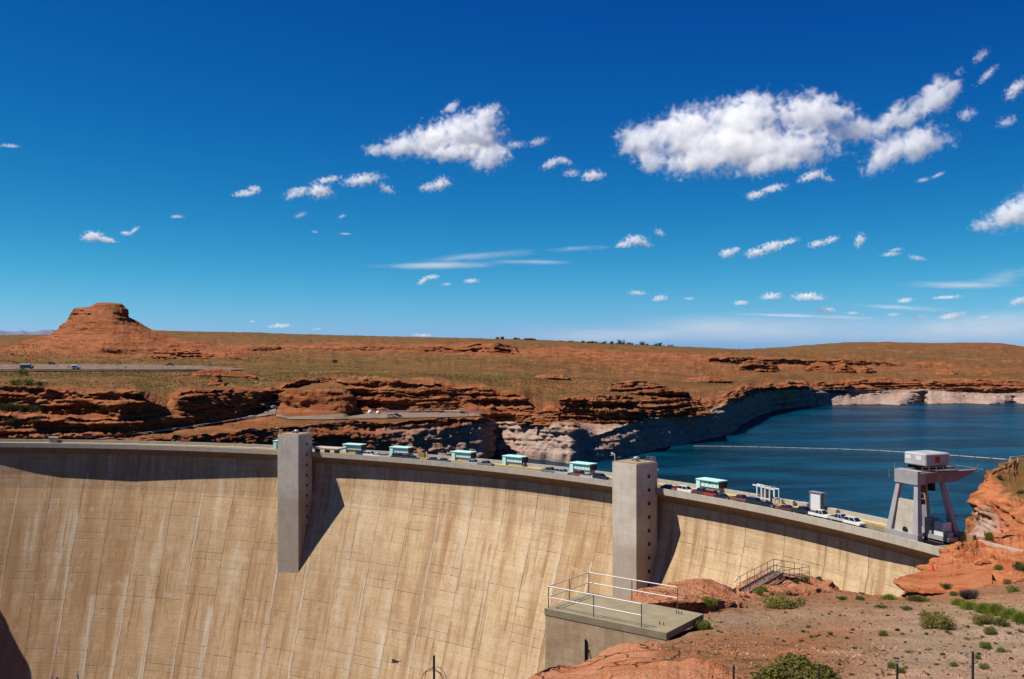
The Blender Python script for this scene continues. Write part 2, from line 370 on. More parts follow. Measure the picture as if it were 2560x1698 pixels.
R8 = [(-260,2300,839),(0,2300,838),(130,2300,838),(380,2600,827),(500,2600,829),(640,2600,832),(830,2700,838),(1000,2800,842),(1200,2900,846),(1350,2900,850),(1400,2800,853),(1700,2600,867),(1850,2500,873),(1960,2400,868),(2020,2400,863),(2100,2350,857),(2217,2300,855),(2340,2300,857),(2450,2300,856),(2500,2300,858),(2560,2350,866),(2700,2400,880),(2900,2400,885)]
R9 = [(p, D+500, y+8) for p, D, y in R8]
def dist_at(keys, px): k = sorted(keys); return float(np.interp(px, [q[0] for q in k], [q[1] for q in k]))
Rb1 = [(p, dist_at(R1, p)+3.0, y) for p, D, y in Rb1]
Rb2 = [(p, max(dist_at(R1, p)+4.5, D) if p < 260 else dist_at(R1, p)+5.0 if p < 1350 else D, y) for p, D, y in Rb2]
R3 = [(p, dist_at(Rb2, p)+5.0, y) for p, D, y in R3]
R7 = [(p, dist_at(R6, p)+9.0, y) if 690 < p < 1290 or p > 1700 else (p, D, y) for p, D, y in R7]
VG = [(900,.85),(1250,.75),(1500,.4),(2560,.3)]
RG = [(900,0),(1000,.35),(1150,.75),(1235,1)]
loft('canyon_rim_terrain', -260, 2900, 2.5, [
    dict(k=down(R0), n=6, rock=1, ring=RG, a=.3, s=.3),
    dict(k=R0, n=34, rock=1, ring=RG, a=.8, s=[(1100,1.3),(1235,.35)], v=[(1100,.2),(1235,.6)]),
    dict(k=Rs, n=3, rock=.8, ring=RG, a=1.0, s=1.2, v=.5, j=3.0),
    dict(k=Rsb, n=6, rock=.3, ring=RG, a=.6, s=.8, veg=.3),
    dict(k=R1, n=20, rock=.9, ring=.5, a=.5, s=1.2, j=1.5),
    dict(k=Rb1, n=4, rock=1, a=1.2, s=2.0, j=4.0, jl=30),
    dict(k=Rb2, n=26, rock=1, a=1.2, s=2.0, j=3.0, jl=30),
    dict(k=R3, n=5, rock=.75, a=1.2, s=1.8, j=4.5, jl=26),
    dict(k=R4, n=18, rock=.12, veg=.6, a=1.6, s=1.5, j=1.5),
    dict(k=R5, n=8, rock=[(1200,0),(1600,.25),(2200,.4)], veg=VG, a=.25, s=.3, j=.7),
    dict(k=R5b, n=24, rock=[(1200,.1),(1500,.35),(2200,.5)], veg=VG, a=1.6, s=2.2, j=1.5, b=[(600,1.0),(1000,2.5)]),
    dict(k=R6, n=10, rock=.6, veg=.5, a=2.2, s=3.0, j=3.0, jl=60, b=3.5),
    dict(k=R7, n=8, rock=.75, veg=.3, a=2.0, s=2.5, j=2.0, jl=60, b=3.5),
    dict(k=R7b, n=16, rock=[(600,.4),(1500,.3),(2000,.1)], veg=.6, a=2.0, s=1.0, j=.8, jl=90, b=4),
    dict(k=R8, n=5, rock=.1, veg=[(1700,.8),(2100,.5),(2560,.2)], a=.8, s=.3, j=.5, jl=120),
    dict(k=R9, rock=.2, veg=.8)], M_far, seed=3, smooth_px=10, strata=1.3)

# small dark mesa beside the cut road
loft('small_mesa', 684, 922, 2.0, [
    dict(k=[(684,556,1040),(692,550,1036),(722,528,1047),(790,520,1050),(860,524,1048),(906,536,1045),(922,560,1040)], n=16, rock=1, s=.7, a=.6),
    dict(k=[(684,557,1036),(700,553,990),(722,540,981),(762,534,980),(830,536,979),(868,540,983),(887,545,1010),(909,550,1037),(922,562,1039)], n=6, rock=.9, j=2.5, s=1.4, a=.9),
    dict(k=[(684,560,1034),(700,558,986),(722,555,974),(762,560,971),(830,562,968),(868,566,972),(887,566,1010),(909,566,1036),(922,570,1040)], n=6, rock=.2, veg=.6, s=.8, a=.6, j=1.5),
    dict(k=[(684,562,1034),(700,566,982),(762,596,958),(838,606,950),(868,606,958),(890,590,1000),(922,580,1040)], n=4, rock=.1, veg=.6, a=.4, s=.4),
    dict(k=[(684,566,1040),(762,610,985),(838,625,985),(868,620,990),(922,600,1050)])], M_far, seed=11, smooth_px=6, strata=1.5)

# the lone sandstone butte
loft('sandstone_butte', -60, 640, 1.8, [
    dict(k=[(-60,980,897),(640,1010,895)], n=8, rock=.5, veg=.4, a=1.0, s=.6),
    dict(k=[(-60,990,894),(0,1020,884),(60,1040,872),(130,1030,866),(270,1000,868),(380,1010,872),(460,1030,879),(560,1040,886),(640,1030,893)], n=14, rock=.6, a=1.8, s=1.4, j=1.2, veg=.35),
    dict(k=[(-60,1000,893),(0,1040,877),(60,1090,858),(110,1100,845),(160,1085,828),(270,1040,834),(330,1050,842),(400,1070,852),(470,1070,866),(560,1060,880),(640,1050,892)], n=16, rock=1, a=1.8, s=2.0, j=1.0),
    dict(k=[(-60,1010,893),(0,1050,875),(60,1110,855),(110,1130,842),(135,1130,834),(165,1120,806),(190,1108,784),(240,1085,785),(280,1078,800),(318,1105,802),(340,1112,810),(375,1110,830),(420,1115,845),(500,1090,862),(570,1070,877),(640,1060,892)], n=12, rock=1, a=1.3, s=2.0, j=1.0),
    dict(k=[(-60,1015,894),(0,1055,876),(60,1120,856),(110,1140,842),(135,1145,833),(165,1130,806),(184,1120,773),(190,1118,771),(225,1110,768),(240,1106,761),(262,1102,759),(305,1112,763),(317,1120,775),(321,1128,794),(340,1130,803),(375,1130,824),(420,1130,841),(500,1110,858),(570,1090,874),(640,1070,892)], n=4, rock=1, a=.6, s=1.2, j=.8, jl=12),
    dict(k=[(-60,1025,897),(60,1140,858),(135,1160,834),(165,1150,806),(184,1150,771),(225,1150,766),(240,1150,757),(262,1150,756),(305,1150,759),(316,1150,773),(321,1150,793),(340,1150,802),(375,1150,823),(420,1150,840),(500,1140,858),(570,1120,875),(640,1090,894)], n=5, rock=1, a=.5, s=.6),
    dict(k=[(-60,1060,920),(640,1190,915)], rock=1)], M_far, seed=17, smooth_px=5, amp=.9, strata=1.2)
# low rocks left of the butte and the haze-tinted range beyond
loft('low_outcrop', -120, 140, 2.5, [
    dict(k=[(-120,900,912),(0,880,912),(60,900,908),(140,960,900)], n=10, rock=.9, a=1.2, s=1.5),
    dict(k=[(-120,930,880),(0,915,876),(30,915,884),(80,940,896),(140,980,899)], n=6, rock=.8, j=2.5, a=1.5, s=1.8),
    dict(k=[(-120,990,876),(30,985,882),(140,1000,898)], rock=.4, veg=.5)], M_far, seed=23)
M_mtn = solid('haze_tinted_mountain_rock', (.14, .15, .23), .95, 0, .2, .001)  # distance haze put into the rock colour as a blue tint
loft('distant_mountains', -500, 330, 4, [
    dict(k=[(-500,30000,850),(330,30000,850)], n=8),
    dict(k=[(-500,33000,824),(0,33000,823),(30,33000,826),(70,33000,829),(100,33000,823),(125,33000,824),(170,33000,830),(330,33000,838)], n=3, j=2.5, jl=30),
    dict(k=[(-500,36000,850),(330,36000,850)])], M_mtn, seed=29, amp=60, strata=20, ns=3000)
# ledges and outcrops standing on the plateau
def outcrop(px0, px1, tops, base, D_, seed, amp=1.0, depth=18, strata=1.4, veg=.3, sh=1.5):
    by = lambda x: float(np.interp(x, [b_[0] for b_ in base], [b_[1] for b_ in base]))
    gd = lambda x: float(min(ground_px('canyon_rim_terrain', x+o_, by(x))[1] for o_ in (-6, 0, 6)))
    T = [(px0, by(px0))]+tops+[(px1, by(px1))]; D = min(gd(x) for x, _ in T)*.6+np.mean([gd(x) for x, _ in T])*.4
    T = [(x, y, gd(x)*.5+D*.5) for x, y in T]
    loft('rock_outcrop', px0, px1, max(1.2, (px1-px0)/260), [
        dict(k=[(x, q-2, by(x)+7) for x, y, q in T], n=4, rock=.7, veg=veg),
        dict(k=[(x, q-1, by(x)) for x, y, q in T], n=14, rock=1, s=1.2, a=.6),
        dict(k=[(x, q+1+.09*depth, y*.55+by(x)*.45) for x, y, q in T], n=12, rock=1, s=1.6, a=.8, j=1.0, jl=14),
        dict(k=[(x, q+2+.26*depth, y) for x, y, q in T], n=5, rock=.85, s=1.0, a=.7, j=1.6, jl=14),
        dict(k=[(x, q+depth, y-.5) for x, y, q in T], n=6, rock=.45, veg=veg, a=.5),
        dict(k=[(x, q+depth*2.2, by(x)+3) for x, y, q in T], rock=.3, veg=veg)], M_far, seed=seed, smooth_px=4, amp=amp, strata=strata, ns=D/45, sh=sh)
outcrop(1505, 1720, [(1525,962),(1560,955),(1600,950),(1640,958),(1680,972)], [(1505,981),(1600,980),(1720,980)], 690, 101, 1.2, 30, 1.6)
outcrop(1384, 1486, [(1395,1000),(1420,992),(1450,990),(1472,1000)], [(1384,1052),(1486,1050)], 545, 102, .9, 16, 1.6)
outcrop(1470, 1602, [(1480,996),(1500,988),(1540,990),(1580,995),(1594,1006)], [(1470,1056),(1602,1052)], 541, 103, .9, 22, 1.7)
outcrop(1590, 1770, [(1600,1002),(1640,999),(1690,996),(1730,999),(1755,1010)], [(1590,1044),(1770,1030)], 572, 104, .9, 30, 1.7)
outcrop(1290, 1345, [(1300,1030),(1325,1026),(1338,1030)], [(1290,1055),(1345,1054)], 543, 105, .6, 10, 1.2)
outcrop(1325, 1402, [(1335,1032),(1370,1026),(1396,1028)], [(1325,1056),(1402,1055)], 536, 106, .6, 10, 1.2)
outcrop(1835, 1945, [(1860,907),(1885,901),(1915,903),(1935,912)], [(1835,925),(1945,927)], 1290, 107, 1.6, 40, 2.0, sh=2.5)
outcrop(2015, 2090, [(2028,912),(2045,906),(2065,908),(2080,916)], [(2015,927),(2090,929)], 1380, 108, 1.6, 40, 2.0, sh=2.5)
outcrop(2080, 2142, [(2095,916),(2110,910),(2128,920)], [(2080,930),(2142,931)], 1385, 109, 1.6, 40, 2.0, sh=2.5)
outcrop(2135, 2188, [(2150,921),(2162,915),(2175,920)], [(2135,932),(2188,932)], 1390, 110, 1.6, 40, 2.0, sh=2.5)
outcrop(2330, 2400, [(2350,926),(2370,922),(2385,930)], [(2330,937),(2400,937)], 1300, 111, 1.4, 40, 1.8, sh=2.5)
outcrop(2440, 2490, [(2455,926),(2470,924),(2482,930)], [(2440,936),(2490,936)], 1420, 112, 1.4, 40, 1.8, sh=2.5)
outcrop(1195, 1296, [(1205,862),(1235,860),(1270,861),(1284,868)], [(1195,880),(1296,884)], 1205, 113, 1.4, 60, 2.2, sh=2.5)
outcrop(1330, 1425, [(1345,940),(1375,934),(1405,938)], [(1330,946),(1425,946)], 740, 114, .9, 25, 1.2)
outcrop(470, 640, [(500,926),(540,922),(590,928),(620,934)], [(470,940),(640,942)], 640, 115, 1.0, 20, 1.5)
outcrop(520, 560, [(530,940),(545,936)], [(520,962),(560,962)], 575, 116, .8, 14, 1.5)
outcrop(380, 620, [(400,872),(440,862),(500,872),(560,885)], [(380,894),(620,897)], 1000, 117, 1.8, 60, 2.2, veg=.6, sh=2.5)
outcrop(1700, 1830, [(1730,945),(1770,940),(1810,946)], [(1700,956),(1830,954)], 850, 118, 1.2, 40, 1.6)
outcrop(2100, 2300, [(2150,948),(2200,944),(2260,947)], [(2100,958),(2300,958)], 1090, 119, 1.2, 40, 1.8)
outcrop(2290, 2560, [(2340,950),(2420,946),(2500,950)], [(2290,962),(2560,964)], 1060, 120, 1.2, 40, 1.8)
# flat desert carrying on to the horizon, and the canyon floor under the dam
gm = meshobj('desert_ground', [(-9000,1500,-60),(9000,1500,-60),(9000,7000,-110),(-9000,7000,-110)], [(0,1,2,3)], M_far); tag(gm, kind='structure')

# ------------------------------------------------------------------ lake
M_water, nt, b = mat('lake_water'); g = G(nt)
pos = g.n('NewGeometry').outputs['Position']
n1 = g.noise(g.scale(pos, (.009, .03, 1)), 1.0, 5, .6, .6); n2 = g.noise(pos, .35, 4, .65)
wc = g.mix(g.ss(n1, .4, .65), (.0005, .017, .032), (.0008, .052, .102))
g.l(wc, b.inputs['Base Color']); b.inputs['Roughness'].default_value = .22; b.inputs['IOR'].default_value = 1.33; b.inputs['Specular IOR Level'].default_value = .05
g.bump(g.m('ADD', n2, g.m('MULTIPLY', g.noise(pos, .09, 3), 1.6)), 1.0, 1.4, b)
floor_ = meshobj('canyon_floor', [(-600,-200,-175),(400,-200,-175),(400,600,-175),(-600,600,-175)], [(0,1,2,3)], M_mid); tag(floor_, kind='structure')

# ------------------------------------------------------------------ dam geometry
EDGE = [(0,1118),(320,1124.5),(640,1132),(860,1149),(1050,1162.5),(1240,1179),(1487,1211),(1661,1237),(1800,1264),(1940,1292),(2060,1319),(2158,1342),(2270,1369),(2374,1396)]
ex = np.array([(p-1280)/F*(HC*F/(y-849)) for p, y in EDGE]); ey = np.array([HC*F/(y-849) for p, y in EDGE])
CX, CY = -4.86*HC, 1.87*HC
th = np.arctan2(ey-CY, ex-CX); rr = np.hypot(ex-CX, ey-CY)
RP = np.polyfit(th, rr, 3)
TH0, TH1 = th[-1]-.045, th[0]+.30      # right end (behind the rock) to left end
def crest(t, d=0.0, z=0.0):
    r = np.polyval(RP, t)-d
    return Vector((CX+r*math.cos(t), CY+r*math.sin(t), z))
TT = np.linspace(TH0, TH1, 900)
TPX = np.array([1280+F*crest(t).x/crest(t).y for t in TT])
def th_px(px): return float(np.interp(px, TPX[::-1], TT[::-1]))
def frame(px, d=0.0, z=0.0):
    """place on the crest seen at photo column px: position, heading (local x = right along the crest, y = upstream)"""
    t = th_px(px); a = crest(t+.004); c = crest(t-.004); tg = (c-a).normalized()
    return crest(t, d, z), math.atan2(tg.y, tg.x)
ARC = np.concatenate([[0], np.cumsum([ (crest(TT[i+1])-crest(TT[i])).length for i in range(len(TT)-1)])])
def over(px): return float(np.interp(px, [-200,0,150,330,480,640,895,1240,1695,1940,2160,2317,2420], [.25,.6,2.2,3.15,2.95,2.7,2.42,2.36,2.8,2.8,3.0,2.4,1.5]))
FACE = [(-2.4,0.0),(-6,.12),(-10,.8),(-15,2.1),(-20,3.9),(-28,6.6),(-38,9.7),(-55,14.8),(-80,22.2),(-120,34),(-175,53)]
def sweep(name, prof, m, parent, n=260, uvs=True, ths=None):
    """prof(t, px) -> list of (d, z) swept along the crest"""
    T = np.linspace(TH0, TH1, n) if ths is None else np.linspace(ths[0], ths[1], n)
    V = []; U = []; k = None
    for t in T:
        c = crest(t); px = 1280+F*c.x/c.y; pr = prof(t, px); k = len(pr); u = float(np.interp(t, TT, ARC))
        for d, z in pr: V.append(crest(t, d, z)); U.append((u, z))
    f = []
    for i in range(n-1):
        for j in range(k-1): f.append((i*k+j, i*k+j+1, (i+1)*k+j+1, (i+1)*k+j))
    o = meshobj(name, V, f, m, parent)
    if uvs:
        uv = o.data.uv_layers.new(name='UVMap')
        idx = np.zeros(len(o.data.loops), np.int32); o.data.loops.foreach_get('vertex_index', idx)
        uv.data.foreach_set('uv', np.array(U)[idx].reshape(-1))
    return o

# concrete of the dam face: pour blocks, joints, lift lines, stains
M_face, nt, b = mat('weathered_dam_concrete'); g = G(nt)
uv = g.n('UVMap').outputs[0]; s_ = g.n('SeparateXYZ', {0: uv}); u, v = s_.outputs[0], s_.outputs[1]
BW = 12.2; LH = 2.3
def wn2(a_, b_): return g.n('TexWhiteNoise', {'Vector': g.n('CombineXYZ', {0: a_, 1: b_}).outputs[0]}, noise_dimensions='2D').outputs[0]
wob = g.m('MULTIPLY', g.m('SUBTRACT', g.noise(g.scale(uv, (.02, .3, 0)), 1.0, 4), .5), .10)
ub = g.m('ADD', g.m('DIVIDE', u, BW), wob); ui = g.m('FLOOR', ub); uf = g.m('FRACT', ub)
vb = g.m('DIVIDE', v, LH); vi = g.m('FLOOR', vb); vf = g.m('FRACT', vb)
big = g.noise(g.scale(uv, (.012, .02, 0)), 1.0, 3, .6)
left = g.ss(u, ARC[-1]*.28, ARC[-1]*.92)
mott = g.noise(g.scale(uv, (.30, .22, 0)), 1.0, 5, .7, .4); mott2 = g.noise(g.scale(uv, (.07, .06, 0)), 1.0, 4, .6)
band = g.noise(g.scale(uv, (.05, .85, 0)), 1.0, 3, .6)
fine = g.noise(uv, 1.3, 6, .78)
wide = g.noise(g.scale(uv, (.17, .016, 0)), 1.0, 4, .6); strk = g.noise(g.scale(uv, (.62, .03, 0)), 1.0, 5, .65); thin = g.noise(g.scale(uv, (2.2, .06, 0)), 1.0, 4, .7)
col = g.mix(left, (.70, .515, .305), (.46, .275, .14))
col = g.mix(g.ss(big, .35, .65, 0, .35), col, (.44, .30, .165))
col = g.mix(g.m('MULTIPLY', g.ss(wide, .47, .63), .6), col, (.36, .195, .085))
col = g.mix(g.m('MULTIPLY', g.ss(wide, .44, .33, 0, 1), .6), col, (.68, .56, .41))
col = g.mix(g.m('MULTIPLY', g.m('MULTIPLY', g.ss(strk, .5, .64), g.ss(mott2, .36, .56)), .7), col, (.29, .15, .06))
col = g.mix(g.m('MULTIPLY', g.ss(thin, .52, .72), .28), col, (.26, .15, .075))
col = g.mix(g.ss(mott, .48, .68, 0, .38), col, (.34, .215, .115))
col = g.mix(g.ss(mott, .46, .30, 0, .45), col, (.66, .56, .42))
col = g.mix(g.ss(band, .5, .7, 0, .30), col, (.35, .23, .125))
col = g.mix(g.m('MULTIPLY', wn2(ui, vi), .20), col, (.36, .235, .13))
col = g.mix(g.ss(wn2(g.m('FLOOR', g.m('MULTIPLY', ub, 3.0)), g.m('FLOOR', g.m('MULTIPLY', vb, .5))), .9, .93, 0, .12), col, (.68, .58, .43))
col = g.mix(g.ss(fine, .48, .75, 0, .55), col, (.25, .16, .09))
# pale runs of lime beside some joints, starting at different heights
jd = g.m('ABSOLUTE', g.m('SUBTRACT', uf, .5))                       # .5 at a joint
ji = g.m('ROUND', ub)
jn = wn2(ji, 3.0); jn2 = wn2(ji, 9.0)
wig = g.noise(g.scale(uv, (.5, .08, 0)), 1.0, 3)
sidew = g.m('ADD', g.m('SUBTRACT', ub, ji), g.m('MULTIPLY', g.m('SUBTRACT', wig, .5), .06))
runs = g.m('MULTIPLY', g.ss(sidew, -.012, .005), g.ss(sidew, g.m('ADD', .02, g.m('MULTIPLY', jn2, .06)), g.m('ADD', .09, g.m('MULTIPLY', jn2, .22)), 1, 0))
runs = g.m('MULTIPLY', runs, g.ss(jn, .25, .5))
top_ = g.m('MULTIPLY', g.m('ADD', g.m('MULTIPLY', jn2, 42.0), 10.0), -1.0)
runs = g.m('MULTIPLY', runs, g.ss(g.m('SUBTRACT', v, top_), -1.5, .3, 1, 0))
runs = g.m('MULTIPLY', runs, g.ss(g.noise(g.scale(uv, (2.6, .06, 0)), 1.0, 4), .36, .66, .05, 1))
col = g.mix(g.m('MULTIPLY', runs, .8), col, (.70, .62, .50))
# joints and lift lines
jl = g.ss(jd, .4925, .4975)
jl = g.m('MULTIPLY', jl, g.ss(g.noise(g.scale(uv, (.1, .35, 0)), 1.0, 4), .3, .55, .35, 1))
wl = g.m('ABSOLUTE', g.m('SUBTRACT', vf, .5)); ln = g.ss(wl, .44, .49)
ln = g.m('MULTIPLY', ln, g.m('ADD', g.m('MULTIPLY', g.ss(wn2(ui, g.m('ROUND', vb)),   .76, .93), .42), .2))
ln = g.m('MULTIPLY', ln, g.ss(g.noise(g.scale(uv, (.5, .5, 0)), 1.0, 4), .34, .6))
hj = g.m('MULTIPLY', g.ss(g.m('ABSOLUTE', g.m('SUBTRACT', g.m('FRACT', g.m('MULTIPLY', ub, 3.0)), .5)), .47, .495), g.m('MULTIPLY', g.ss(g.noise(g.scale(uv, (.2, .5, 0)), 1.0, 4), .45, .65), .25))
dk = g.m('MAXIMUM', g.m('MULTIPLY', jl, .9), g.m('MAXIMUM', ln, hj))
col = g.mix(dk, col, (.09, .05, .03))
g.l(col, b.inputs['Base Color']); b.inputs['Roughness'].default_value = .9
g.bump(g.m('SUBTRACT', g.m('ADD', g.m('MULTIPLY', fine, .4), g.m('MULTIPLY', mott, .5)), dk), .6, .2, b)

def concrete(name, c1, c2, sc_=.35, streak=True, rough=.9, stain=False, lift=2.3):
    m, nt, b = mat(name); g = G(nt); pos = g.n('NewGeometry').outputs['Position']
    a = g.noise(pos, sc_, 6, .7); s = g.noise(g.scale(pos, (1.6, 1.6, .09)), 1.0, 5, .7); z = g.n('SeparateXYZ', {0: pos}).outputs[2]
    col = g.mix(g.ss(a, .3, .7), c1, c2)
    if stain: col = g.mix(g.m('MULTIPLY', g.ss(g.m('ADD', z, g.m('MULTIPLY', g.m('SUBTRACT', s, .5), 12)), -16, -10, 1, 0), .5), col, (.36, .25, .17))
    if streak: col = g.mix(g.ss(s, .5, .75, 0, .5), col, [x*.55 for x in c2])
    lf = g.m('ABSOLUTE', g.m('SUBTRACT', g.m('FRACT', g.m('DIVIDE', z, lift)), .5))
    col = g.mix(g.ss(lf, .47, .495, 0, .3), col, [x*.4 for x in c2])
    col = g.mix(g.ss(g.noise(pos, 3.0, 4), .55, .8, 0, .3), col, [x*.5 for x in c1])
    g.l(col, b.inputs['Base Color']); b.inputs['Roughness'].default_value = rough
    g.bump(a, .4, .1, b); return m
M_par = concrete('pale_parapet_concrete', (.52, .46, .375), (.42, .37, .30), .5)
M_tow = concrete('tower_concrete', (.66, .59, .50), (.52, .45, .37), .25, True, .9, True)
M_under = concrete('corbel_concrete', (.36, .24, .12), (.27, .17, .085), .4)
M_road = solid('asphalt_road', (.20, .155, .10), .9, 0, .2, .6)
M_yel = solid('yellow_curb_paint', (.62, .42, .06), .7, 0, .15, .8)
M_dark = solid('dark_opening', (.012, .011, .010), .8)
M_metal = solid('galvanised_steel', (.45, .45, .46), .4, .6, .12, 3, .4)
M_white = solid('white_paint', (.74, .75, .77), .5, 0, .06, 1.2, .35)
M_grey = solid('grey_steel_paint', (.24, .25, .27), .55, .1, .12, 1.5, .3)
M_black = solid('black_rubber', (.014, .014, .015), .8)

dam = empty('arch_dam', crest(th_px(1280)))
tag(dam, 'huge pale concrete arch dam with a curved road along its crest', 'dam')
dam.location = (0, 0, 0)
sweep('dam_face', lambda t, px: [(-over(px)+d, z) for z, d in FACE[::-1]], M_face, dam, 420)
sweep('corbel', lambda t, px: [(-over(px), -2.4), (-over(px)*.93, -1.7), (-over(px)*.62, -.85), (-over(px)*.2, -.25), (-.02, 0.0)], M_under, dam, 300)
sweep('downstream_parapet', lambda t, px: [(0, 0), (0, 1.6), (-.35, 1.6), (-.35, .6)], M_par, dam, 300)
sweep('roadway', lambda t, px: [(-.35, .6), (-11.0, .6)], M_road, dam, 300)
sweep('yellow_curb', lambda t, px: [(-9.6, .602), (-9.6, .80), (-9.95, .80), (-9.95, .602)], M_yel, dam, 300)
sweep('walkway', lambda t, px: [(-9.95, .78), (-11.2, .78)], M_par, dam, 300)
sweep('upstream_parapet', lambda t, px: [(-11.2, .6), (-11.2, 1.85), (-11.65, 1.85), (-11.65, -.5)], M_par, dam, 300)
sweep('upstream_face', lambda t, px: [(-11.65, -.5), (-11.65, -60)], M_tow, dam, 200)
sweep('edge_line', lambda t, px: [(-8.8, .606), (-8.95, .606)], M_yel, dam, 260)
LT = np.linspace(TH0-.02, TH1, 60)
lv = [tuple(crest(t, -11.2, LAKE)) for t in LT]; n_ = len(lv)
lake = meshobj('lake_water', lv+[(-170, 800, LAKE), (400, 1500, LAKE), (1600, 1400, LAKE), (1600, 150, LAKE), (200, 150, LAKE)], [tuple(range(n_+5))], M_water); tag(lake, kind='structure')

# ------------------------------------------------------------------ elevator towers
def frame_at(px, d):
    """crest frame whose point d metres upstream of the edge is seen in column px"""
    lo, hi = px-220, px+120
    for _ in range(40):
        mid = (lo+hi)/2; p, a = frame(mid, -d)
        if 1280+F*p.x/p.y < px: lo = mid
        else: hi = mid
    return frame((lo+hi)/2, -d)
M_roof = concrete('tower_roof_concrete', (.36, .27, .17), (.28, .2, .125), .8, False)
def tower(px_edge, top, label, lamp_label):
    pos, az = frame_at(px_edge, -7.3)
    r = empty('elevator_tower', pos, az)
    tag(r, label, 'tower', 'elevator towers on the dam face')
    w, f, bk = 8.4, 0.0, 8.0            # width along the crest, front and back (local y = upstream)
    MB().box(0, w, f, bk, -60, top).build('shaft', M_tow, r)
    MB().box(.25, w-.25, f+.25, bk-.25, top+.005, top+.22).build('roof', M_roof, r)
    for k in range(9):
        z = top-3.4-k*3.5
        if z < -26: break
        fr = MB().box(w+.005, w+.10, 4.35, 5.25, z-.5, z+.5).build('window', M_grey, r)
        MB().box(w+.104, w+.13, 4.45, 5.15, z-.4, z+.4).build('pane', M_dark, fr)
    MB().cyl((w*.55, 4.2, top+.225), .75, .9, 12).cyl((w*.55, 4.2, top+1.13), .9, .3, 12, .5).build('roof_vent', M_metal, r)
    MB().cyl((w*.35, 4.8, top+.225), .6, .5, 10).build('hatch', M_grey, r)
    rl = MB()
    for x in (w*.6, w*.8, w-.2): rl.bar((x, bk-.3, top+.2), (x, bk-.3, top+1.3), .08)
    for y in (bk-.3, 5.4, f+3.2): rl.bar((w-.2, y, top+.2), (w-.2, y, top+1.3), .08)
    for z in (top+.75, top+1.3): rl.bar((w*.6, bk-.3, z), (w-.2, bk-.3, z), .07).bar((w-.2, bk-.3, z), (w-.2, f+3.2, z), .07)
    rl.build('roof_railing', M_metal, r)
    lm = MB().bar((.3, f+.6, top+.2), (.3, f+.6, top+1.9), .12).bar((.3, f+.6, top+1.9), (-.25, f+.4, top+2.2), .12).build('lamp_arm', M_white, r)
    MB().box(-.75, -.15, f+.2, f+.6, top+2.05, top+2.3).build('lamp_head', M_white, lm)
    MB().bar((w+.01, bk-.6, top-1.6), (w+.7, bk-.6, top-1.5), .1).box(w+.55, w+.85, bk-.8, bk-.4, top-2.1, top-1.6).build('wall_lamp', M_white, r)
    return r
tower(694, 7.9, 'concrete elevator tower standing alone left of the row of teal housings', '')
tower(1531, 8.1, 'tall concrete elevator tower with a column of windows behind the railed platform', '')

# concrete canopy slab on piers beside the first tower
pos, az = frame(786, -1.2, 0)
r = empty('canopy', pos, az); tag(r, 'flat concrete canopy slab on three piers beside the far elevator tower', 'canopy')
MB().box(-1.5, 9.5, -1.0, 4.2, 2.75, 3.15).build('slab', M_par, r)
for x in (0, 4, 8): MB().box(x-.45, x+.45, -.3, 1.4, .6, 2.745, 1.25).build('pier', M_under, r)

# ------------------------------------------------------------------ teal hoist housings on the upstream edge
M_teal = solid('pale_teal_paint', (.58, .96, .88), .55, 0, .1, .9)
M_teal2 = solid('pale_teal_roof', (.46, .80, .73), .5, 0, .07, .7)
M_brown = solid('dark_brown_end', (.16, .085, .05), .8, 0, .2, 1.2)
M_seam = solid('teal_seam', (.38, .68, .61), .6)
TL = [(683, 'teal hoist housing half hidden behind the far elevator tower'),
      (857, 'teal hoist housing just right of the concrete canopy slab'),
      (974, 'teal hoist housing behind the white cars, second right of the far tower'),
      (1129, 'teal hoist housing halfway between the two elevator towers'),
      (1256, 'teal hoist housing in front of the sunlit pale cliff'),
      (1424, 'teal hoist housing nearest the left side of the tall near tower'),
      (1740, 'largest teal hoist housing, against the blue water right of the near tower')]
for px, lab in TL:
    pos, az = frame_at(px, 9.7)
    r = empty('hoist_housing', pos, az); tag(r, lab, 'hoist housing', 'teal hoist housings along the dam crest')
    w, dp, zt = 7.4, 3.6, 3.45
    MB().box(0, 1.3, 0, dp, .785, zt).build('side_block', M_teal, r)
    MB().box(1.31, w, .25, dp, 1.9, zt-.02).build('panel_front', M_teal, r)
    MB().box(1.31, w-.02, .5, dp-.3, .785, 1.895).build('plinth', M_par, r)
    MB().box(-.12, w+.12, -.12, dp+.12, zt+.005, zt+.3).build('roof', M_teal2, r, .04)
    ms = MB()
    for x in (2.6, 4.0, 5.4, 6.6): ms.box(x-.04, x+.04, .20, .248, 2.1, zt-.25)
    ms.box(1.4, w-.1, .19, .247, zt-.55, zt-.48)
    ms.build('panel_seams', M_seam, r)
    MB().box(w+.005, w+.06, .35, dp-.05, 1.95, zt-.05).build('end_panel', M_brown, r)  # dark brown sheet over the right end of the housing
    if px == 1740: MB().cyl((w*.62, .14, 3.0), .22, .1, 10, ax='y').build('vent', M_dark, r)

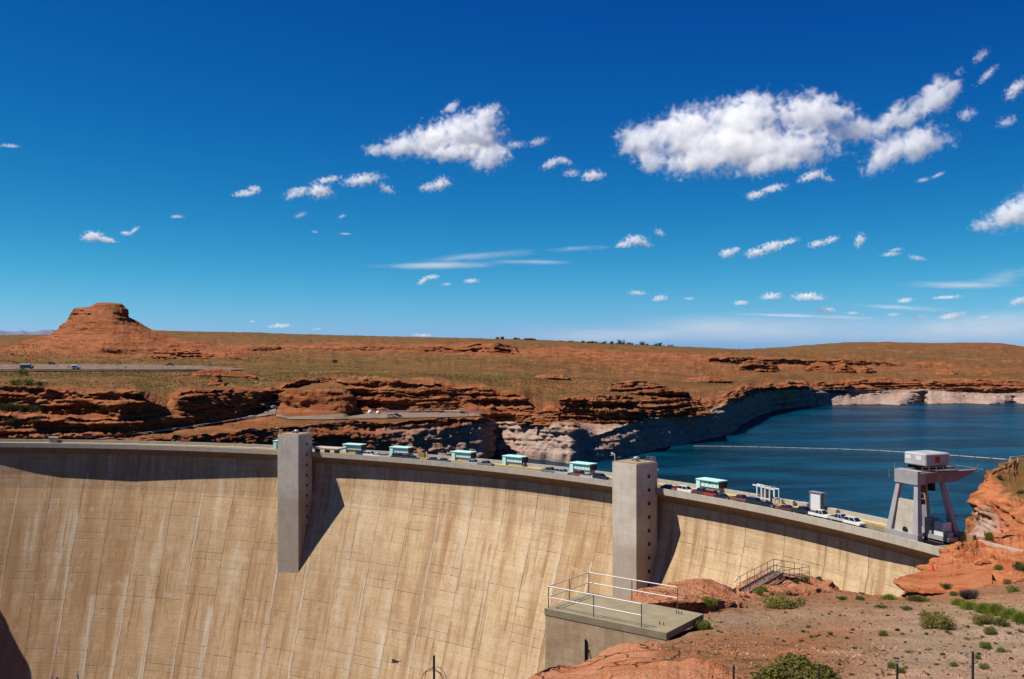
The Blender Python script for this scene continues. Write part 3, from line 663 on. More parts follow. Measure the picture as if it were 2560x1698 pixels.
# ------------------------------------------------------------------ vehicles
M_glass = solid('dark_window_glass', (.012, .015, .018), .08, 0, .1, 1, .6)
def car_paint(name, col):
    m, nt, b = mat(name); b.inputs['Base Color'].default_value = (*col, 1); b.inputs['Roughness'].default_value = .35
    b.inputs['Specular IOR Level'].default_value = .5; b.inputs['Coat Weight'].default_value = .5; b.inputs['Coat Roughness'].default_value = .06
    g = G(nt); tc = g.n('TexCoord').outputs['Object']
    g.l(g.mix(g.ss(g.noise(tc, 2.0, 4), .4, .8, 0, .25), col, [c*.7+.03 for c in col]), b.inputs['Base Color'])
    return m
PAINT = {k: car_paint(k+'_car_paint', c) for k, c in dict(white=(.72,.72,.70), silver=(.42,.43,.45), grey=(.16,.165,.175), black=(.012,.012,.014), dark=(.03,.032,.04), red=(.34,.035,.022), brown=(.20,.055,.028), maroon=(.10,.02,.025), blue=(.03,.05,.11), beige=(.34,.29,.22)).items()}
M_tail = solid('red_tail_lamp', (.35, .015, .012), .3); M_lamp = solid('clear_headlamp', (.7, .7, .68), .15, 0, .05, 1, .6)
SHAPES = {
 'sedan': dict(L=4.7, W=1.8, body=[(-2.35,.42),(-2.33,.82),(-1.9,.98),(-1.25,1.0),(1.0,.98),(2.1,.80),(2.35,.62),(2.35,.36)], cab=[(-1.55,.99),(-.85,1.42),(.35,1.43),(1.15,.97)], wx=(-1.4,1.4), wr=.33),
 'suv': dict(L=4.9, W=1.95, body=[(-2.45,.5),(-2.45,1.05),(-2.35,1.15),(1.15,1.12),(2.3,1.0),(2.45,.8),(2.45,.45)], cab=[(-2.35,1.14),(-2.15,1.76),(.35,1.78),(1.2,1.11)], wx=(-1.5,1.5), wr=.38),
 'pickup': dict(L=5.7, W=2.0, body=[(-2.85,.58),(-2.85,1.15),(-.75,1.15),(1.45,1.14),(2.7,1.05),(2.85,.85),(2.85,.5)], cab=[(-.8,1.14),(-.65,1.82),(.75,1.83),(1.5,1.13)], wx=(-1.75,1.8), wr=.40),
}
def vehicle(kind, paint):
    s = SHAPES[kind]; w = s['W']/2
    r = empty('parked_'+kind)
    n = len(s['body'])
    body = MB().prism(s['body'], -w, w, {i: .1 for i in range(1, n-2)}).build('body', PAINT[paint], r, .05)
    c = s['cab']
    MB().prism(c, -w*.97+.08, w*.97-.08, {1: .2, 2: .2}).build('windows', M_glass, r)
    # roof and pillars over the glass
    (x0, z0), (x1, z1), (x2, z2), (x3, z3) = c; rf = MB(); wy = w*.97-.28
    rf.box(x1-.04, x2+.04, -wy, wy, z1+.004, z1+.075, .97, .95)
    for sg in (-1, 1):
        for a, b_ in (((x0, z0), (x1, z1)), ((x3, z3), (x2, z2)), (((x0+x3)/2, z0), ((x1+x2)/2, z1))):
            rf.bar((a[0], sg*(wy+.215), a[1]), (b_[0], sg*(wy+.02), b_[1]+.02), .09)
    rf.build('roof', PAINT[paint], r)
    if kind == 'pickup': MB().box(-2.7, -.95, -w+.24, w-.24, 1.156, 1.165).build('load_bed', M_black, r)
    for x in s['wx']:
        for sg in (-1, 1):
            t = MB().cyl((x, sg*(w-.2)-.11, s['wr']), s['wr'], .22, 16, ax='y').build('wheel', M_black, r)
            MB().cyl((x, sg*(w-.085)-.012, s['wr']), s['wr']*.58, .024, 12, ax='y').build('rim', M_metal, t)
    hl, fz = s['L']/2, s['body'][-2][1]
    for sg in (-1, 1):
        MB().box(hl-.06, hl+.03, sg*(w-.35)-.17, sg*(w-.35)+.17, fz-.14, fz+.02).build('headlight', M_lamp, r)
        MB().box(-hl-.03, -hl+.05, sg*(w-.22)-.1, sg*(w-.22)+.1, s['body'][1][1]-.3, s['body'][1][1]-.06).build('tail_light', M_tail, r)
    MB().box(hl-.05, hl+.07, -w+.12, w-.12, .38, .56).build('bumper', M_grey, r)
    MB().box(-hl-.07, -hl+.05, -w+.12, w-.12, .42, .6).build('bumper', M_grey, r)
    return r
CARS = [  # column, kind, paint, lane distance, label
 (907,'suv','dark',4.4,'dark suv at the left end of the far row, beside the white suv'),
 (926,'suv','white',4.4,'white suv between the first two teal housings right of the far tower'),
 (943,'sedan','white',4.2,'white sedan parked right in front of the white suv'),
 (963,'sedan','silver',4.2,'silver sedan just left of the second teal housing past the canopy'),
 (997,'suv','black',4.3,'black suv below the second teal housing past the canopy'),
 (1016,'sedan','black',4.3,'black sedan leading the black suv by the low concrete block'),
 (1032,'sedan','dark',4.2,'dark sedan in front of the black pair, near the white marker post'),
 (1084,'sedan','dark',4.2,'dark sedan alone in the gap, rear one of two'),
 (1110,'sedan','blue',4.2,'dark blue sedan just left of the middle teal housing'),
 (1182,'pickup','silver',4.4,'silver pickup right of the middle teal housing'),
 (1214,'pickup','grey',4.4,'grey pickup ahead of the silver one, by the sunlit pale cliff'),
 (1374,'pickup','grey',4.6,'long grey pickup behind the silver suv, left of the near tower'),
 (1408,'suv','silver',4.4,'silver suv just left of the last teal housing before the near tower'),
 (1448,'pickup','brown',4.6,'rusty brown pickup below the last housing before the near tower'),
 (1470,'sedan','silver',4.2,'pale silver sedan in front of the rusty brown pickup'),
 (1502,'suv','black',4.4,'black suv partly behind the left edge of the near tower'),
 (1672,'sedan','grey',4.2,'grey sedan, first car right of the near tower'),
 (1697,'sedan','red',4.4,'red sedan between the grey sedan and the white suv'),
 (1716,'suv','white',4.0,'white suv left of the largest teal housing'),
 (1753,'pickup','maroon',4.6,'dark maroon pickup below the largest teal housing'),
 (1783,'suv','red',4.3,'bright red suv in front of the largest teal housing'),
 (1806,'sedan','black',3.9,'small black sedan directly in front of the bright red suv'),
 (1852,'pickup','brown',4.5,'big brown pickup left of the white steel frame'),
 (1889,'suv','black',4.3,'black suv below the white steel frame'),
 (1918,'sedan','black',4.1,'long black sedan ahead of the black suv'),
 (1968,'sedan','maroon',4.4,'maroon sedan between the steel frame and the white gate panel'),
 (2008,'pickup','black',4.4,'black pickup in front of the standing white gate panel'),
 (2052,'pickup','white',4.4,'white pickup just right of the black pickup'),
 (2100,'pickup','silver',4.5,'silver pickup behind the last white suv'),
 (2136,'suv','white',4.2,'last white suv in the row, nearest the gantry crane'),
]
PROTO = {}
for px, kind, paint, d, lab in CARS:
    pos, az = frame_at(px, d)
    key = (kind, paint)
    if key in PROTO: r = copy_tree(PROTO[key])
    else: r = PROTO[key] = vehicle(kind, paint)
    r.location = (pos.x, pos.y, .605); r.rotation_euler = (0, 0, az + random.Random(px).uniform(-.03, .03))
    tag(r, lab, 'pickup' if kind == 'pickup' else 'car', 'vehicles parked along the dam crest')

# ------------------------------------------------------------------ things along the upstream kerb
pos, az = frame_at(1893, 9.0)
r = empty('steel_hoist', pos, az); tag(r, 'white open steel frame with side arms standing on the crest above the lake', 'steel frame')
up = MB()
for x in (0, 1.5, 2.6, 4.0):
    for y in (0, 1.5): MB().bar((x, y, .78), (x, y, 4.5), .28).build('post', M_white, r)
tb = MB()
for y in (0, 1.5): tb.bar((-1.4, y, 4.5), (5.6, y, 4.1), .28).bar((-.2, y, 1.6), (4.2, y, 1.6), .24)
for x in (0, 1.5, 2.6, 4.0): tb.bar((x, .1, 4.42), (x, 1.4, 4.42), .2)
tb.build('crossbeam', M_white, r)
for y in (0, 1.5): MB().bar((5.5, y, 4.15), (5.5, y, .78), .18).build('side_arm', M_white, r)
MB().box(1.52, 2.58, .2, 1.3, 1.8, 4.1).build('hoist_drum', M_grey, r)

pos, az = frame_at(2024, 8.9)
r = empty('steel_gate', pos, az); tag(r, 'tall white steel gate panel in a frame standing on the crest', 'gate panel')
MB().box(.25, 3.1, .05, .2, 1.05, 4.7).build('panel', M_white, r)
fr = MB()
for x in (0, 3.1): fr.box(x, x+.24, 0, .9, .785, 5.0)
fr.box(-.2, 3.6, -.02, 1.3, 5.005, 5.25).box(.245, 3.095, .02, .85, .785, 1.04); fr.build('frame', M_grey, r)
cg = MB()
for y in (.9, 1.6): cg.bar((3.4, y, .8), (3.4, y, 5.0), .12)
for z in (2, 3, 4, 4.8): cg.bar((3.4, .9, z), (3.4, 1.6, z), .08)
cg.build('ladder', M_metal, r)
def block(px, d, sx, sy, sz, lab, cat='concrete block', m=None):
    pos, az = frame_at(px, d)
    o = MB().box(0, sx, 0, sy, 0, sz, .97, .95).build('concrete_block', m or M_par, None, .04)
    o.location = (pos.x, pos.y, .785 if d > 9.95 else .605); o.rotation_euler = (0, 0, az); tag(o, lab, cat); return o
block(1876, 10.05, 2.2, 1.0, 1.2, 'low concrete block just left of the white steel frame')
block(1998, 10.05, 2.4, 1.0, 1.3, 'concrete block just left of the white gate panel')
block(1975, 10.05, .9, .9, 1.25, 'small upright concrete block midway between steel frame and gate panel')
block(2068, 10.05, 2.6, 1.0, 1.15, 'flat capped concrete block just right of the white gate panel')
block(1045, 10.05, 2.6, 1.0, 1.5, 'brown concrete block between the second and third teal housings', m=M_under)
block(1930, 10.05, 3.0, .9, .75, 'long low concrete block right of the white steel frame')
o = MB().cyl((0, 0, 0), .25, 1.5, 10).dome((0, 0, 1.5), .25, 10, 3).build('marker_post', M_white); pos, az = frame_at(1067, 10.4); o.location = (pos.x, pos.y, .785)
tag(o, 'short white marker post on the walkway by the brown concrete block', 'post')
pos, az = frame_at(134, 10.4); o = MB().box(-1.6, 1.6, -.6, .6, 0, 1.9).box(-1.9, 1.9, -.8, .8, 1.905, 2.15).build('guard_booth', M_tow); o.location = (pos.x, pos.y, .785); o.rotation_euler = (0, 0, az)
tag(o, 'small grey concrete booth on the far left end of the crest', 'booth')
for k, (px, lab) in enumerate([(1640, 'bollard in the shade right of the near tower'), (1792, 'short bollard at the right end of the largest teal housing'), (1955, 'short bollard left of the small upright block'), (2085, 'short bollard right of the white gate panel'), (1310, 'short bollard right of the housing by the sunlit pale cliff')]):
    pos, az = frame_at(px, 10.4); o = MB().cyl((0, 0, 0), .3, .95, 10, .26).dome((0, 0, .95), .26, 10, 3).build('bollard', M_grey)
    o.location = (pos.x, pos.y, .785); tag(o, lab, 'bollard', 'bollards along the upstream walkway')

# ------------------------------------------------------------------ gantry crane
pos, az = frame(2210, -.2)
M_crane = concrete('crane_concrete_paint', (.50, .46, .36), (.40, .37, .31), .6)
M_lav = solid('lavender_grey_steel', (.37, .355, .365), .5, .1, .1, .5, .3)
M_pink = solid('faded_pinkish_steel', (.27, .20, .20), .6, .1, .14, .6)
M_cab = solid('pale_grey_cab_paint', (.42, .41, .425), .5, 0, .16, .5)
M_red = solid('red_sign_paint', (.45, .035, .03), .5)
r = empty('gantry_crane', (pos.x, pos.y, 1.605), az); tag(r, 'tall gantry crane with splayed legs and a white cab straddling the crest', 'gantry crane')
Wd, Hh = 8.6, 10.4; ytop = 2.6; Yb = 10.4
def leg(x0, y0, x1, y1, z1, w0=1.35, w1=.95, z0=0.0):
    b = MB(); v = []
    for x, y, z, w in ((x0, y0, z0, w0), (x1, y1, z1, w1)):
        for sx, sy in ((-1,-1),(1,-1),(1,1),(-1,1)): v.append((x+sx*w/2, y+sy*w*.4, z))
    return b.add(v, [(3,2,1,0),(4,5,6,7),(0,1,5,4),(1,2,6,5),(2,3,7,6),(3,0,4,7)])
yl, yr = .55, Yb
legs = [(.7, yl, 2.0, yl+1.3), (Wd-.7, yl, Wd-2.0, yl+1.3), (.7, yr, 2.0, yr-2.2), (Wd-.7, yr, Wd-2.0, yr-2.2)]
for x0, y0, x1, y1 in legs: leg(x0, y0, x1, y1, Hh).build('leg', M_lav, r)
# solid web between the downstream legs, with its opening on top
v = [(1.38, yl+.1, .0), (Wd-1.38, yl+.1, .0), (Wd-1.95, yl+.85, 7.3), (1.95, yl+.85, 7.3)]
v2 = [(x, y+.3, z) for x, y, z in v]
pn = MB().add(v+v2, [(0,1,2,3),(7,6,5,4),(0,4,5,1),(1,5,6,2),(2,6,7,3),(3,7,4,0)]).build('web_panel', M_crane, r)
MB().cyl((Wd*.55, yl-.12, 1.6), .55, .2, 14, ax='y').build('sheave', M_dark, pn)
MB().box(.02, Wd-.02, yl-.62, yl+.62, -.95, 1.15).build('sill_beam', M_lav, r)
MB().box(.02, Wd-.02, yr-.6, yr+.6, -.95, 1.0).build('sill_beam', M_lav, r)
for y in (yl, yr):
    for x in (.9, 2.2, Wd-2.2, Wd-.9): MB().cyl((x, y-.3, -.5), .5, .6, 12, ax='y').build('wheel', M_dark, r)
MB().box(1.3, Wd-1.3, yl+.65, yl+2.6, Hh+.005, Hh+2.6).build('end_beam', M_lav, r)
for x in (1.35, Wd-1.95):
    p = [(yl+2.605, Hh+.2), (yl+2.605, Hh+2.5), (16.2, Hh+2.3), (16.2, Hh+1.9), (11.0, Hh+.2)]
    b = MB(); n = len(p); vv = [(x, y, z) for y, z in p]+[(x+.6, y, z) for y, z in p]
    b.add(vv, [tuple(range(n)), tuple(range(n, 2*n))[::-1]]+[(i, n+i, n+(i+1) % n, (i+1) % n) for i in range(n)])
    b.build('girder', M_pink, r)
MB().box(1.97, Wd-1.97, yl+2.61, 15.6, Hh+1.6, Hh+1.75).box(Wd-1.3, Wd-.5, yl+1.2, 15.8, Hh+2.3, Hh+2.4).build('deck_plate', M_pink, r)
hr = MB()
for y in np.arange(yl+1, 17.6, 1.8): hr.bar((Wd-.5, y, Hh+2.4), (Wd-.5, y, Hh+3.5), .07).bar((1.0, y, Hh+2.5), (1.0, y, Hh+3.6), .07)
for z in (3.0, 3.5): hr.bar((Wd-.5, yl+1, Hh+z), (Wd-.5, 17.4, Hh+z-.4), .06).bar((1.0, yl+1, Hh+z+.1), (1.0, 17.4, Hh+z-.3), .06)
hr.bar((1.0, 17.4, Hh+2.4), (Wd-.5, 17.4, Hh+2.4), .1).bar((.2, yl+.4, Hh+1.2), (.2, yl+2.8, Hh+1.2), .08).bar((.2, yl+.4, Hh+2.2), (.2, yl+2.8, Hh+2.2), .08).bar((.2, yl+.4, Hh+.6), (.2, yl+.4, Hh+2.2), .08)
hr.build('handrail', M_metal, r)
cab = MB().box(1.8, Wd-1.2, 3.2, 9.4, Hh+3.5, Hh+5.9).build('trolley_cab', M_cab, r, .2)
for x in (2.2, 4.9): MB().box(x, x+1.4, 3.16, 3.195, Hh+4.6, Hh+5.4).build('window', M_lamp, cab)
MB().box(Wd-1.195, Wd-1.16, 5.6, 6.8, Hh+4.1, Hh+5.3).build('red_sign', M_red, cab)
MB().box(2.0, Wd-1.9, 4.0, 9.2, Hh+2.8, Hh+3.495).build('trolley_frame', M_dark, r)
hk = MB().box(Wd*.5-.5, Wd*.5+.5, 5.0, 5.9, Hh-2.0, Hh-.2).build('hook_block', M_brown, r)
cb = MB()
for dx in (-.3, .3): cb.bar((Wd*.5+dx, 5.45, Hh-.2), (Wd*.5+dx, 5.45, Hh+3.0), .07)
cb.build('cable', M_dark, hk)
MB().cyl((Wd*.5, 5.45, Hh-3.1), .35, .9, 10, .18).cyl((Wd*.5, 5.45, Hh-4.3), .55, .9, 10).build('hook', M_brown, hk)
hk2 = MB().box(Wd*.5-.6, Wd*.5+.5, 7.4, 8.3, Hh-1.8, Hh-.2).build('hook_block', M_dark, r)
MB().bar((Wd*.5, 7.85, Hh-.2), (Wd*.5, 7.85, Hh+3.0), .12).build('cable', M_dark, hk2)
# machinery between the legs
pos2, az2 = frame(2238, -7.2)
r = empty('hoist_machine', (pos2.x, pos2.y, .605), az2); tag(r, 'pale hoist machine on a low trolley with a tall exhaust pipe between the crane legs', 'machine')
MB().box(0, 6.6, -.2, 2.4, .45, 1.2).build('trolley', M_lav, r)
MB().box(.4, 2.3, 0, 2.0, 1.205, 4.3).build('cabinet', M_lav, r, .08)
MB().box(2.9, 5.3, -.1, 2.1, 1.205, 4.0).build('cabinet', M_white, r, .1)
MB().cyl((4.0, 2.35, 1.205), .2, 6.6, 10).build('exhaust_pipe', M_pink, r)
MB().box(5.4, 6.4, .2, 1.4, 1.205, 2.2).build('control_box', M_crane, r)
for x in (.8, 5.6):
    for y in (0, 2.0): MB().cyl((x, y-.15, .42), .42, .3, 12, ax='y').build('wheel', M_dark, r)
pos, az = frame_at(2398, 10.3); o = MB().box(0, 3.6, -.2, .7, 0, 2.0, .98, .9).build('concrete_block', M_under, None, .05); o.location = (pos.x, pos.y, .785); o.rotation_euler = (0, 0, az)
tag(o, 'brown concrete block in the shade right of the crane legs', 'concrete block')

# ------------------------------------------------------------------ floating boom across the lake
M_boom = solid('weathered_boom_floats', (.50, .45, .38), .8, 0, .2, .3)
bp = [(1735,1115.5),(1800,1116),(1900,1118),(2000,1120.5),(2100,1123),(2200,1127),(2300,1133),(2400,1140),(2480,1146),(2600,1156)]
pts = [Vector(Wz(p, Dz(y, LAKE+.2), LAKE+.2)) for p, y in bp]
m = MB()
for a, c in zip(pts[:-1], pts[1:]):
    n = max(1, int((c-a).length/6.5))
    for k in range(n):
        q0, q1 = a.lerp(c, k/n), a.lerp(c, (k+.93)/n)
        m.bar(q0, q1, .32 + .3*random.Random(k*7+int(a.x)).random(), .4, 6)
o = m.build('floating_boom', M_boom); tag(o, 'long thin line of pale floats stretched across the lake behind the crane', 'boom')

# ------------------------------------------------------------------ near slope, sandstone humps and the right abutment
S = [
 [(-700,12,1900),(0,14,1860),(1000,20,1860),(1250,22,1860),(2000,23,1830),(3000,23,1830)],
 [(-700,13,1830),(0,15,1800),(1000,24,1780),(1250,29,1760),(1600,31,1715),(2000,31,1705),(3000,31,1705)],
 [(-700,14,1860),(0,16,1830),(1000,26,1800),(1250,33,1740),(1360,35,1695),(1520,36,1670),(1700,37,1652),(2000,38,1645),(2560,38,1640),(3000,38,1640)],
 [(-700,15,1900),(0,17,1900),(1000,28,1850),(1250,35,1760),(1361,37,1690),(1453,39,1670),(1545,41,1630),(1591,42.5,1618),(1645,44,1612),(1700,45,1598),(1900,46,1595),(2560,47,1590),(3000,47,1585)],
 [(-700,17,2300),(0,19,2300),(1000,30,2200),(1250,37,2000),(1361,39,1760),(1453,41,1720),(1545,43,1680),(1600,45,1645),(1645,47,1618),(1700,48,1588),(1760,50,1558),(1900,54,1548),(2100,58,1540),(2560,60,1530),(3000,60,1520)],
 [(-700,20,3200),(0,22,3200),(1000,32,3000),(1250,39,2600),(1500,44,2100),(1600,48,1800),(1645,50,1660),(1700,53,1580),(1760,55,1538),(1830,60,1515),(1900,66,1506),(2100,74,1500),(2300,78,1503),(2560,80,1482),(3000,82,1470)],
 [(-700,22,4200),(0,24,4200),(1000,34,4000),(1250,41,3400),(1500,46,2800),(1600,50,2200),(1660,54,1660),(1700,57,1562),(1760,60,1522),(1838,66,1492),(1900,74,1483),(2040,84,1477),(2101,88,1478),(2151,91,1483),(2196,94,1490),(2249,97,1497),(2290,100,1497),(2400,112,1480),(2560,130,1440),(3000,140,1420)],
]
S7 = [(p, D+5, yz(D+5, -60 if p < 2270 else -30)) for p, D, y in S[-1]]
loft('foreground_slope', -700, 5600, 4, [
    dict(k=S[0], n=12, rock=.1, a=.5), dict(k=S[1], n=24, rock=[(1400,.9),(1900,.05),(3000,.0)], veg=.45, grey=[(2000,.0),(2300,.55)], a=.6),
    dict(k=S[2], n=22, rock=[(1500,.9),(1750,.1),(2000,.0)], veg=.45, grey=[(2000,.0),(2250,.65)], a=.5),
    dict(k=S[3], n=20, rock=[(1600,.9),(1700,.1)], veg=.5, grey=[(1700,.1),(2100,.15),(2300,.7)], a=.5), dict(k=S[4], n=18, rock=.05, veg=.5, grey=[(1700,.5),(1850,.6),(2100,.5),(2400,.6)], a=.6),
    dict(k=S[5], n=14, rock=.1, veg=.5, grey=.25, a=.7), dict(k=S[6], n=8, rock=.5, j=2.0, a=.5), dict(k=S7, rock=1)],
    M_near, seed=41, smooth_px=30, amp=.35, strata=.25, ns=4.5, sh=.5)
loft('sandstone_hump', 1280, 1670, 1.8, [
    dict(k=[(1280,32,1745),(1460,35,1710),(1670,37,1665)], n=30, rock=1, a=1), 
    dict(k=[(1280,35,1722),(1307,35.5,1700),(1335,36.5,1679),(1361,37.5,1665),(1400,38.7,1660),(1453,40,1656),(1497,41,1641),(1545,42.5,1614),(1591,43.5,1606),(1645,44.3,1608),(1670,45,1620)], n=8, rock=1, a=.8, j=1.5),
    dict(k=[(1280,36,1760),(1453,41,1690),(1545,43.5,1650),(1670,45.5,1650)], rock=1)], M_near, seed=43, smooth_px=10, amp=.14, strata=.14, ns=3.5, sh=.45)
loft('sandstone_hump', 1490, 1920, 1.8, [
    dict(k=[(1490,27,1745),(1920,27,1740)], n=26, rock=1),
    dict(k=[(1490,30.5,1712),(1523,31,1684),(1580,32,1669),(1632,32.5,1662),(1690,33,1653),(1735,33.3,1651),(1770,33.3,1657),(1821,33,1678),(1875,32.5,1695),(1920,32,1712)], n=8, rock=1, j=1.5),
    dict(k=[(1490,33,1770),(1700,36,1700),(1920,35,1760)], rock=1)], M_near, seed=47, smooth_px=10, amp=.14, strata=.14, ns=3.0, sh=.4)
LOFTS['sandstone_hump_front'] = LOFTS['sandstone_hump']
loft('sandstone_knoll', 1560, 1856, 1.6, [
    dict(k=[(1560,54,1590),(1856,60,1590)], n=4, rock=1),
    dict(k=[(1560,55,1515),(1700,56,1518),(1856,62,1506)], n=24, rock=1),
    dict(k=[(1560,58,1504),(1575,58,1497),(1600,59,1483),(1632,61,1470),(1686,63,1460),(1754,66,1452),(1808,68,1456),(1838,69,1473),(1856,69,1494)], n=8, rock=1, j=1.2),
    dict(k=[(1560,60,1540),(1754,70,1475),(1856,70,1520)], n=6, rock=1), dict(k=[(1560,62,1900),(1856,74,1900)])], M_near, seed=53, smooth_px=8, amp=.2, strata=.28, ns=4.0, sh=.6)
LOFTS['knoll_a'] = LOFTS['sandstone_knoll']
loft('sandstone_knoll', 1840, 2086, 1.5, [
    dict(k=[(1840,70,1560),(2086,81,1540)], n=4, rock=1),
    dict(k=[(1840,71,1492),(1900,73,1492),(1960,75,1490),(2040,80,1482),(2086,83,1476)], n=14, rock=1),
    dict(k=[(1840,78,1468),(1880,79,1456),(1930,80,1452),(1990,82,1454),(2040,84,1460),(2076,85,1468),(2086,85,1473)], n=14, rock=1, s=2.0),
    dict(k=[(1840,81,1464),(1880,83,1446),(1930,85,1435),(1990,87,1430),(2040,88,1440),(2074,88,1453),(2080,88,1464),(2086,88,1473)], n=8, rock=1, j=1.2),
    dict(k=[(1840,86,1490),(1990,93,1450),(2086,91,1500)], n=5, rock=1), dict(k=[(1840,90,1900),(2086,96,1900)])], M_near, seed=59, smooth_px=6, amp=.28, strata=.3, ns=5.0, sh=.8)
LOFTS['knoll_b'] = LOFTS['sandstone_knoll']
loft('ledge_slab', 2234, 2480, 1.5, [
    dict(k=[(2234,150,1452),(2270,140,1480),(2320,135,1492),(2480,130,1490)], n=6, rock=1),
    dict(k=[(2234,128,1455),(2245,124,1463),(2270,121,1474),(2300,120,1481),(2330,119,1484),(2400,117,1484),(2480,116,1482)], n=8, rock=1, s=.6),
    dict(k=[(2234,129,1452),(2250,127,1456),(2280,124,1461),(2330,122,1466),(2400,119,1468),(2480,118,1466)], n=14, rock=1, s=.4, a=.5),
    dict(k=[(2234,131,1449),(2250,136,1441),(2280,144,1434),(2310,152,1428),(2345,158,1421),(2374,160,1418),(2480,162,1412)], rock=1, a=.5)], M_mid, seed=61, smooth_px=6, amp=.5, strata=.4, ns=6, sh=.8)
loft('abutment_rocks', 2215, 3000, 2.2, [
    dict(k=[(2215,112,1540),(2300,112,1510),(2400,116,1495),(2560,128,1462),(3000,140,1440)], n=20, rock=.7, veg=.3, a=.8),
    dict(k=[(2215,140,1520),(2300,142,1475),(2345,146,1440),(2374,148,1432),(2460,150,1420),(2560,152,1415),(3000,160,1400)], n=18, rock=.8, veg=.2, a=1.0, s=1.2, j=1.5),
    dict(k=[(2215,150,1520),(2300,158,1470),(2340,168,1425),(2360,172,1408),(2374,176,1399),(2410,178,1388),(2460,180,1385),(2560,182,1375),(3000,185,1350)], n=14, rock=1, a=1.0, s=1.6, j=2.0, jl=14),
    dict(k=[(2215,152,1540),(2300,160,1480),(2345,172,1425),(2372,179,1397),(2380,180,1371),(2400,184,1362),(2430,188,1352),(2470,192,1345),(2560,196,1330),(3000,200,1310)], n=10, rock=.7, veg=.25, a=.6, s=1.0, j=2.0, jl=14),
    dict(k=[(2215,156,1600),(2345,176,1450),(2380,186,1385),(2430,205,1352),(2470,215,1342),(2560,222,1318),(3000,225,1300)], n=5, rock=.6),
    dict(k=[(2215,170,1700),(2380,200,1480),(2470,235,1400),(2560,240,1345),(3000,240,1320)])], M_mid, seed=67, smooth_px=6, amp=1.0, strata=1.0, ns=8, sh=1.3)
loft('lakeside_bluff', 2396, 3000, 1.8, [
    dict(k=[(2396,264,1560),(2560,243,1460),(3000,232,1450)], n=8, rock=1, ring=1),
    dict(k=[(2396,262,1375),(2412,261,1346),(2430,257,1343),(2470,251,1340),(2560,235,1322),(3000,227,1300)], n=20, rock=[(2450,1),(2520,.6)], ring=[(2396,1),(2455,1),(2490,.35),(2520,0)], s=.8),
    dict(k=[(2396,264,1370),(2412,264,1345),(2425,264,1316),(2440,262,1282),(2470,259,1262),(2500,255,1250),(2560,248,1236),(3000,243,1220)], n=22, rock=[(2450,1),(2530,.45)], veg=.7, ring=[(2396,1),(2450,.9),(2480,.2),(2500,0)], s=.9, a=1.2),
    dict(k=[(2396,266,1366),(2412,266,1343),(2424,267,1308),(2434,268,1262),(2445,270,1227),(2455,272,1201),(2480,276,1177),(2510,283,1157),(2560,292,1149),(2700,297,1140),(3000,297,1130)], n=6, rock=[(2460,1),(2510,.1)], veg=.9, j=2.0, jl=14, s=.7, a=.8),
    dict(k=[(2396,272,1380),(2424,276,1320),(2445,283,1240),(2480,302,1178),(2560,329,1142),(3000,335,1125)], n=4, rock=.1, veg=.9),
    dict(k=[(2396,283,1500),(2560,356,1300),(3000,367,1280)])], M_mid, seed=71, smooth_px=5, amp=1.3, strata=1.2, ns=14, sh=2.2)
# canyon walls downstream (they throw the shadow on the foot of the dam face)
def wall_loft(name, pts, seed):
    vs = []; n = len(pts); cols = 60
    rows = [(-176, -6), (-120, -3), (-60, 1), (-20, 3), (0, 5), (3, 40)]
    P_ = np.array(pts, float); t = np.linspace(0, n-1, cols); X = np.interp(t, range(n), P_[:, 0]); Y = np.interp(t, range(n), P_[:, 1]); zt = np.interp(t, range(n), P_[:, 2])
    for z, off in rows:
        zz = np.where(z >= 0, zt+z*.2, -176+(zt+176)*(z+176)/176.0)
        for i in range(cols):
            w = fbm(np.array([[X[i]/25, Y[i]/25, zz[i]/14]]), 4, seed)[0]
            vs.append((X[i]-off+w*(2.5 if z < -1 else .6), Y[i], zz[i]+(w*.8 if z >= -1 else 0)))
    f = [(r*cols+i, r*cols+i+1, (r+1)*cols+i+1, (r+1)*cols+i) for r in range(len(rows)-1) for i in range(cols-1)]
    o = meshobj(name, vs, f, M_mid, None, True); tag(o, kind='structure'); return o
def face_at(px, y):
    d = Vector(((px-1280)/F, 1, -(y-849)/F)); z0, zz, dd = 1e9, [q[0] for q in FACE[::-1]], [q[1] for q in FACE[::-1]]
    for D in np.linspace(250, 420, 1700):
        p_ = Vector((0, 0, HC))+d*D; rad = math.hypot(p_.x-CX, p_.y-CY); t = math.atan2(p_.y-CY, p_.x-CX)
        if rad > np.polyval(RP, t)-(-over(px)+np.interp(p_.z, zz, dd)): return p_
    return p_
rim = []
for (px, y), hor_ in zip(((-22,1420),(16,1490),(44,1540),(70,1590),(88,1645),(104,1698),(120,1780)), (46,44,42,40,38,37,36)):
    q = face_at(px, y); q = q+SD*(hor_/math.hypot(SD.x, SD.y)); rim.append((q.x, q.y, q.z))
rim.sort(key=lambda p_: p_[1])
wall_loft('canyon_wall', [(rim[0][0]-10, rim[0][1]-340, rim[0][2]+8), (rim[0][0]-2, rim[0][1]-60, rim[0][2]-1)]+rim+[(rim[-1][0]-8, rim[-1][1]+40, rim[-1][2]+2)], 73)

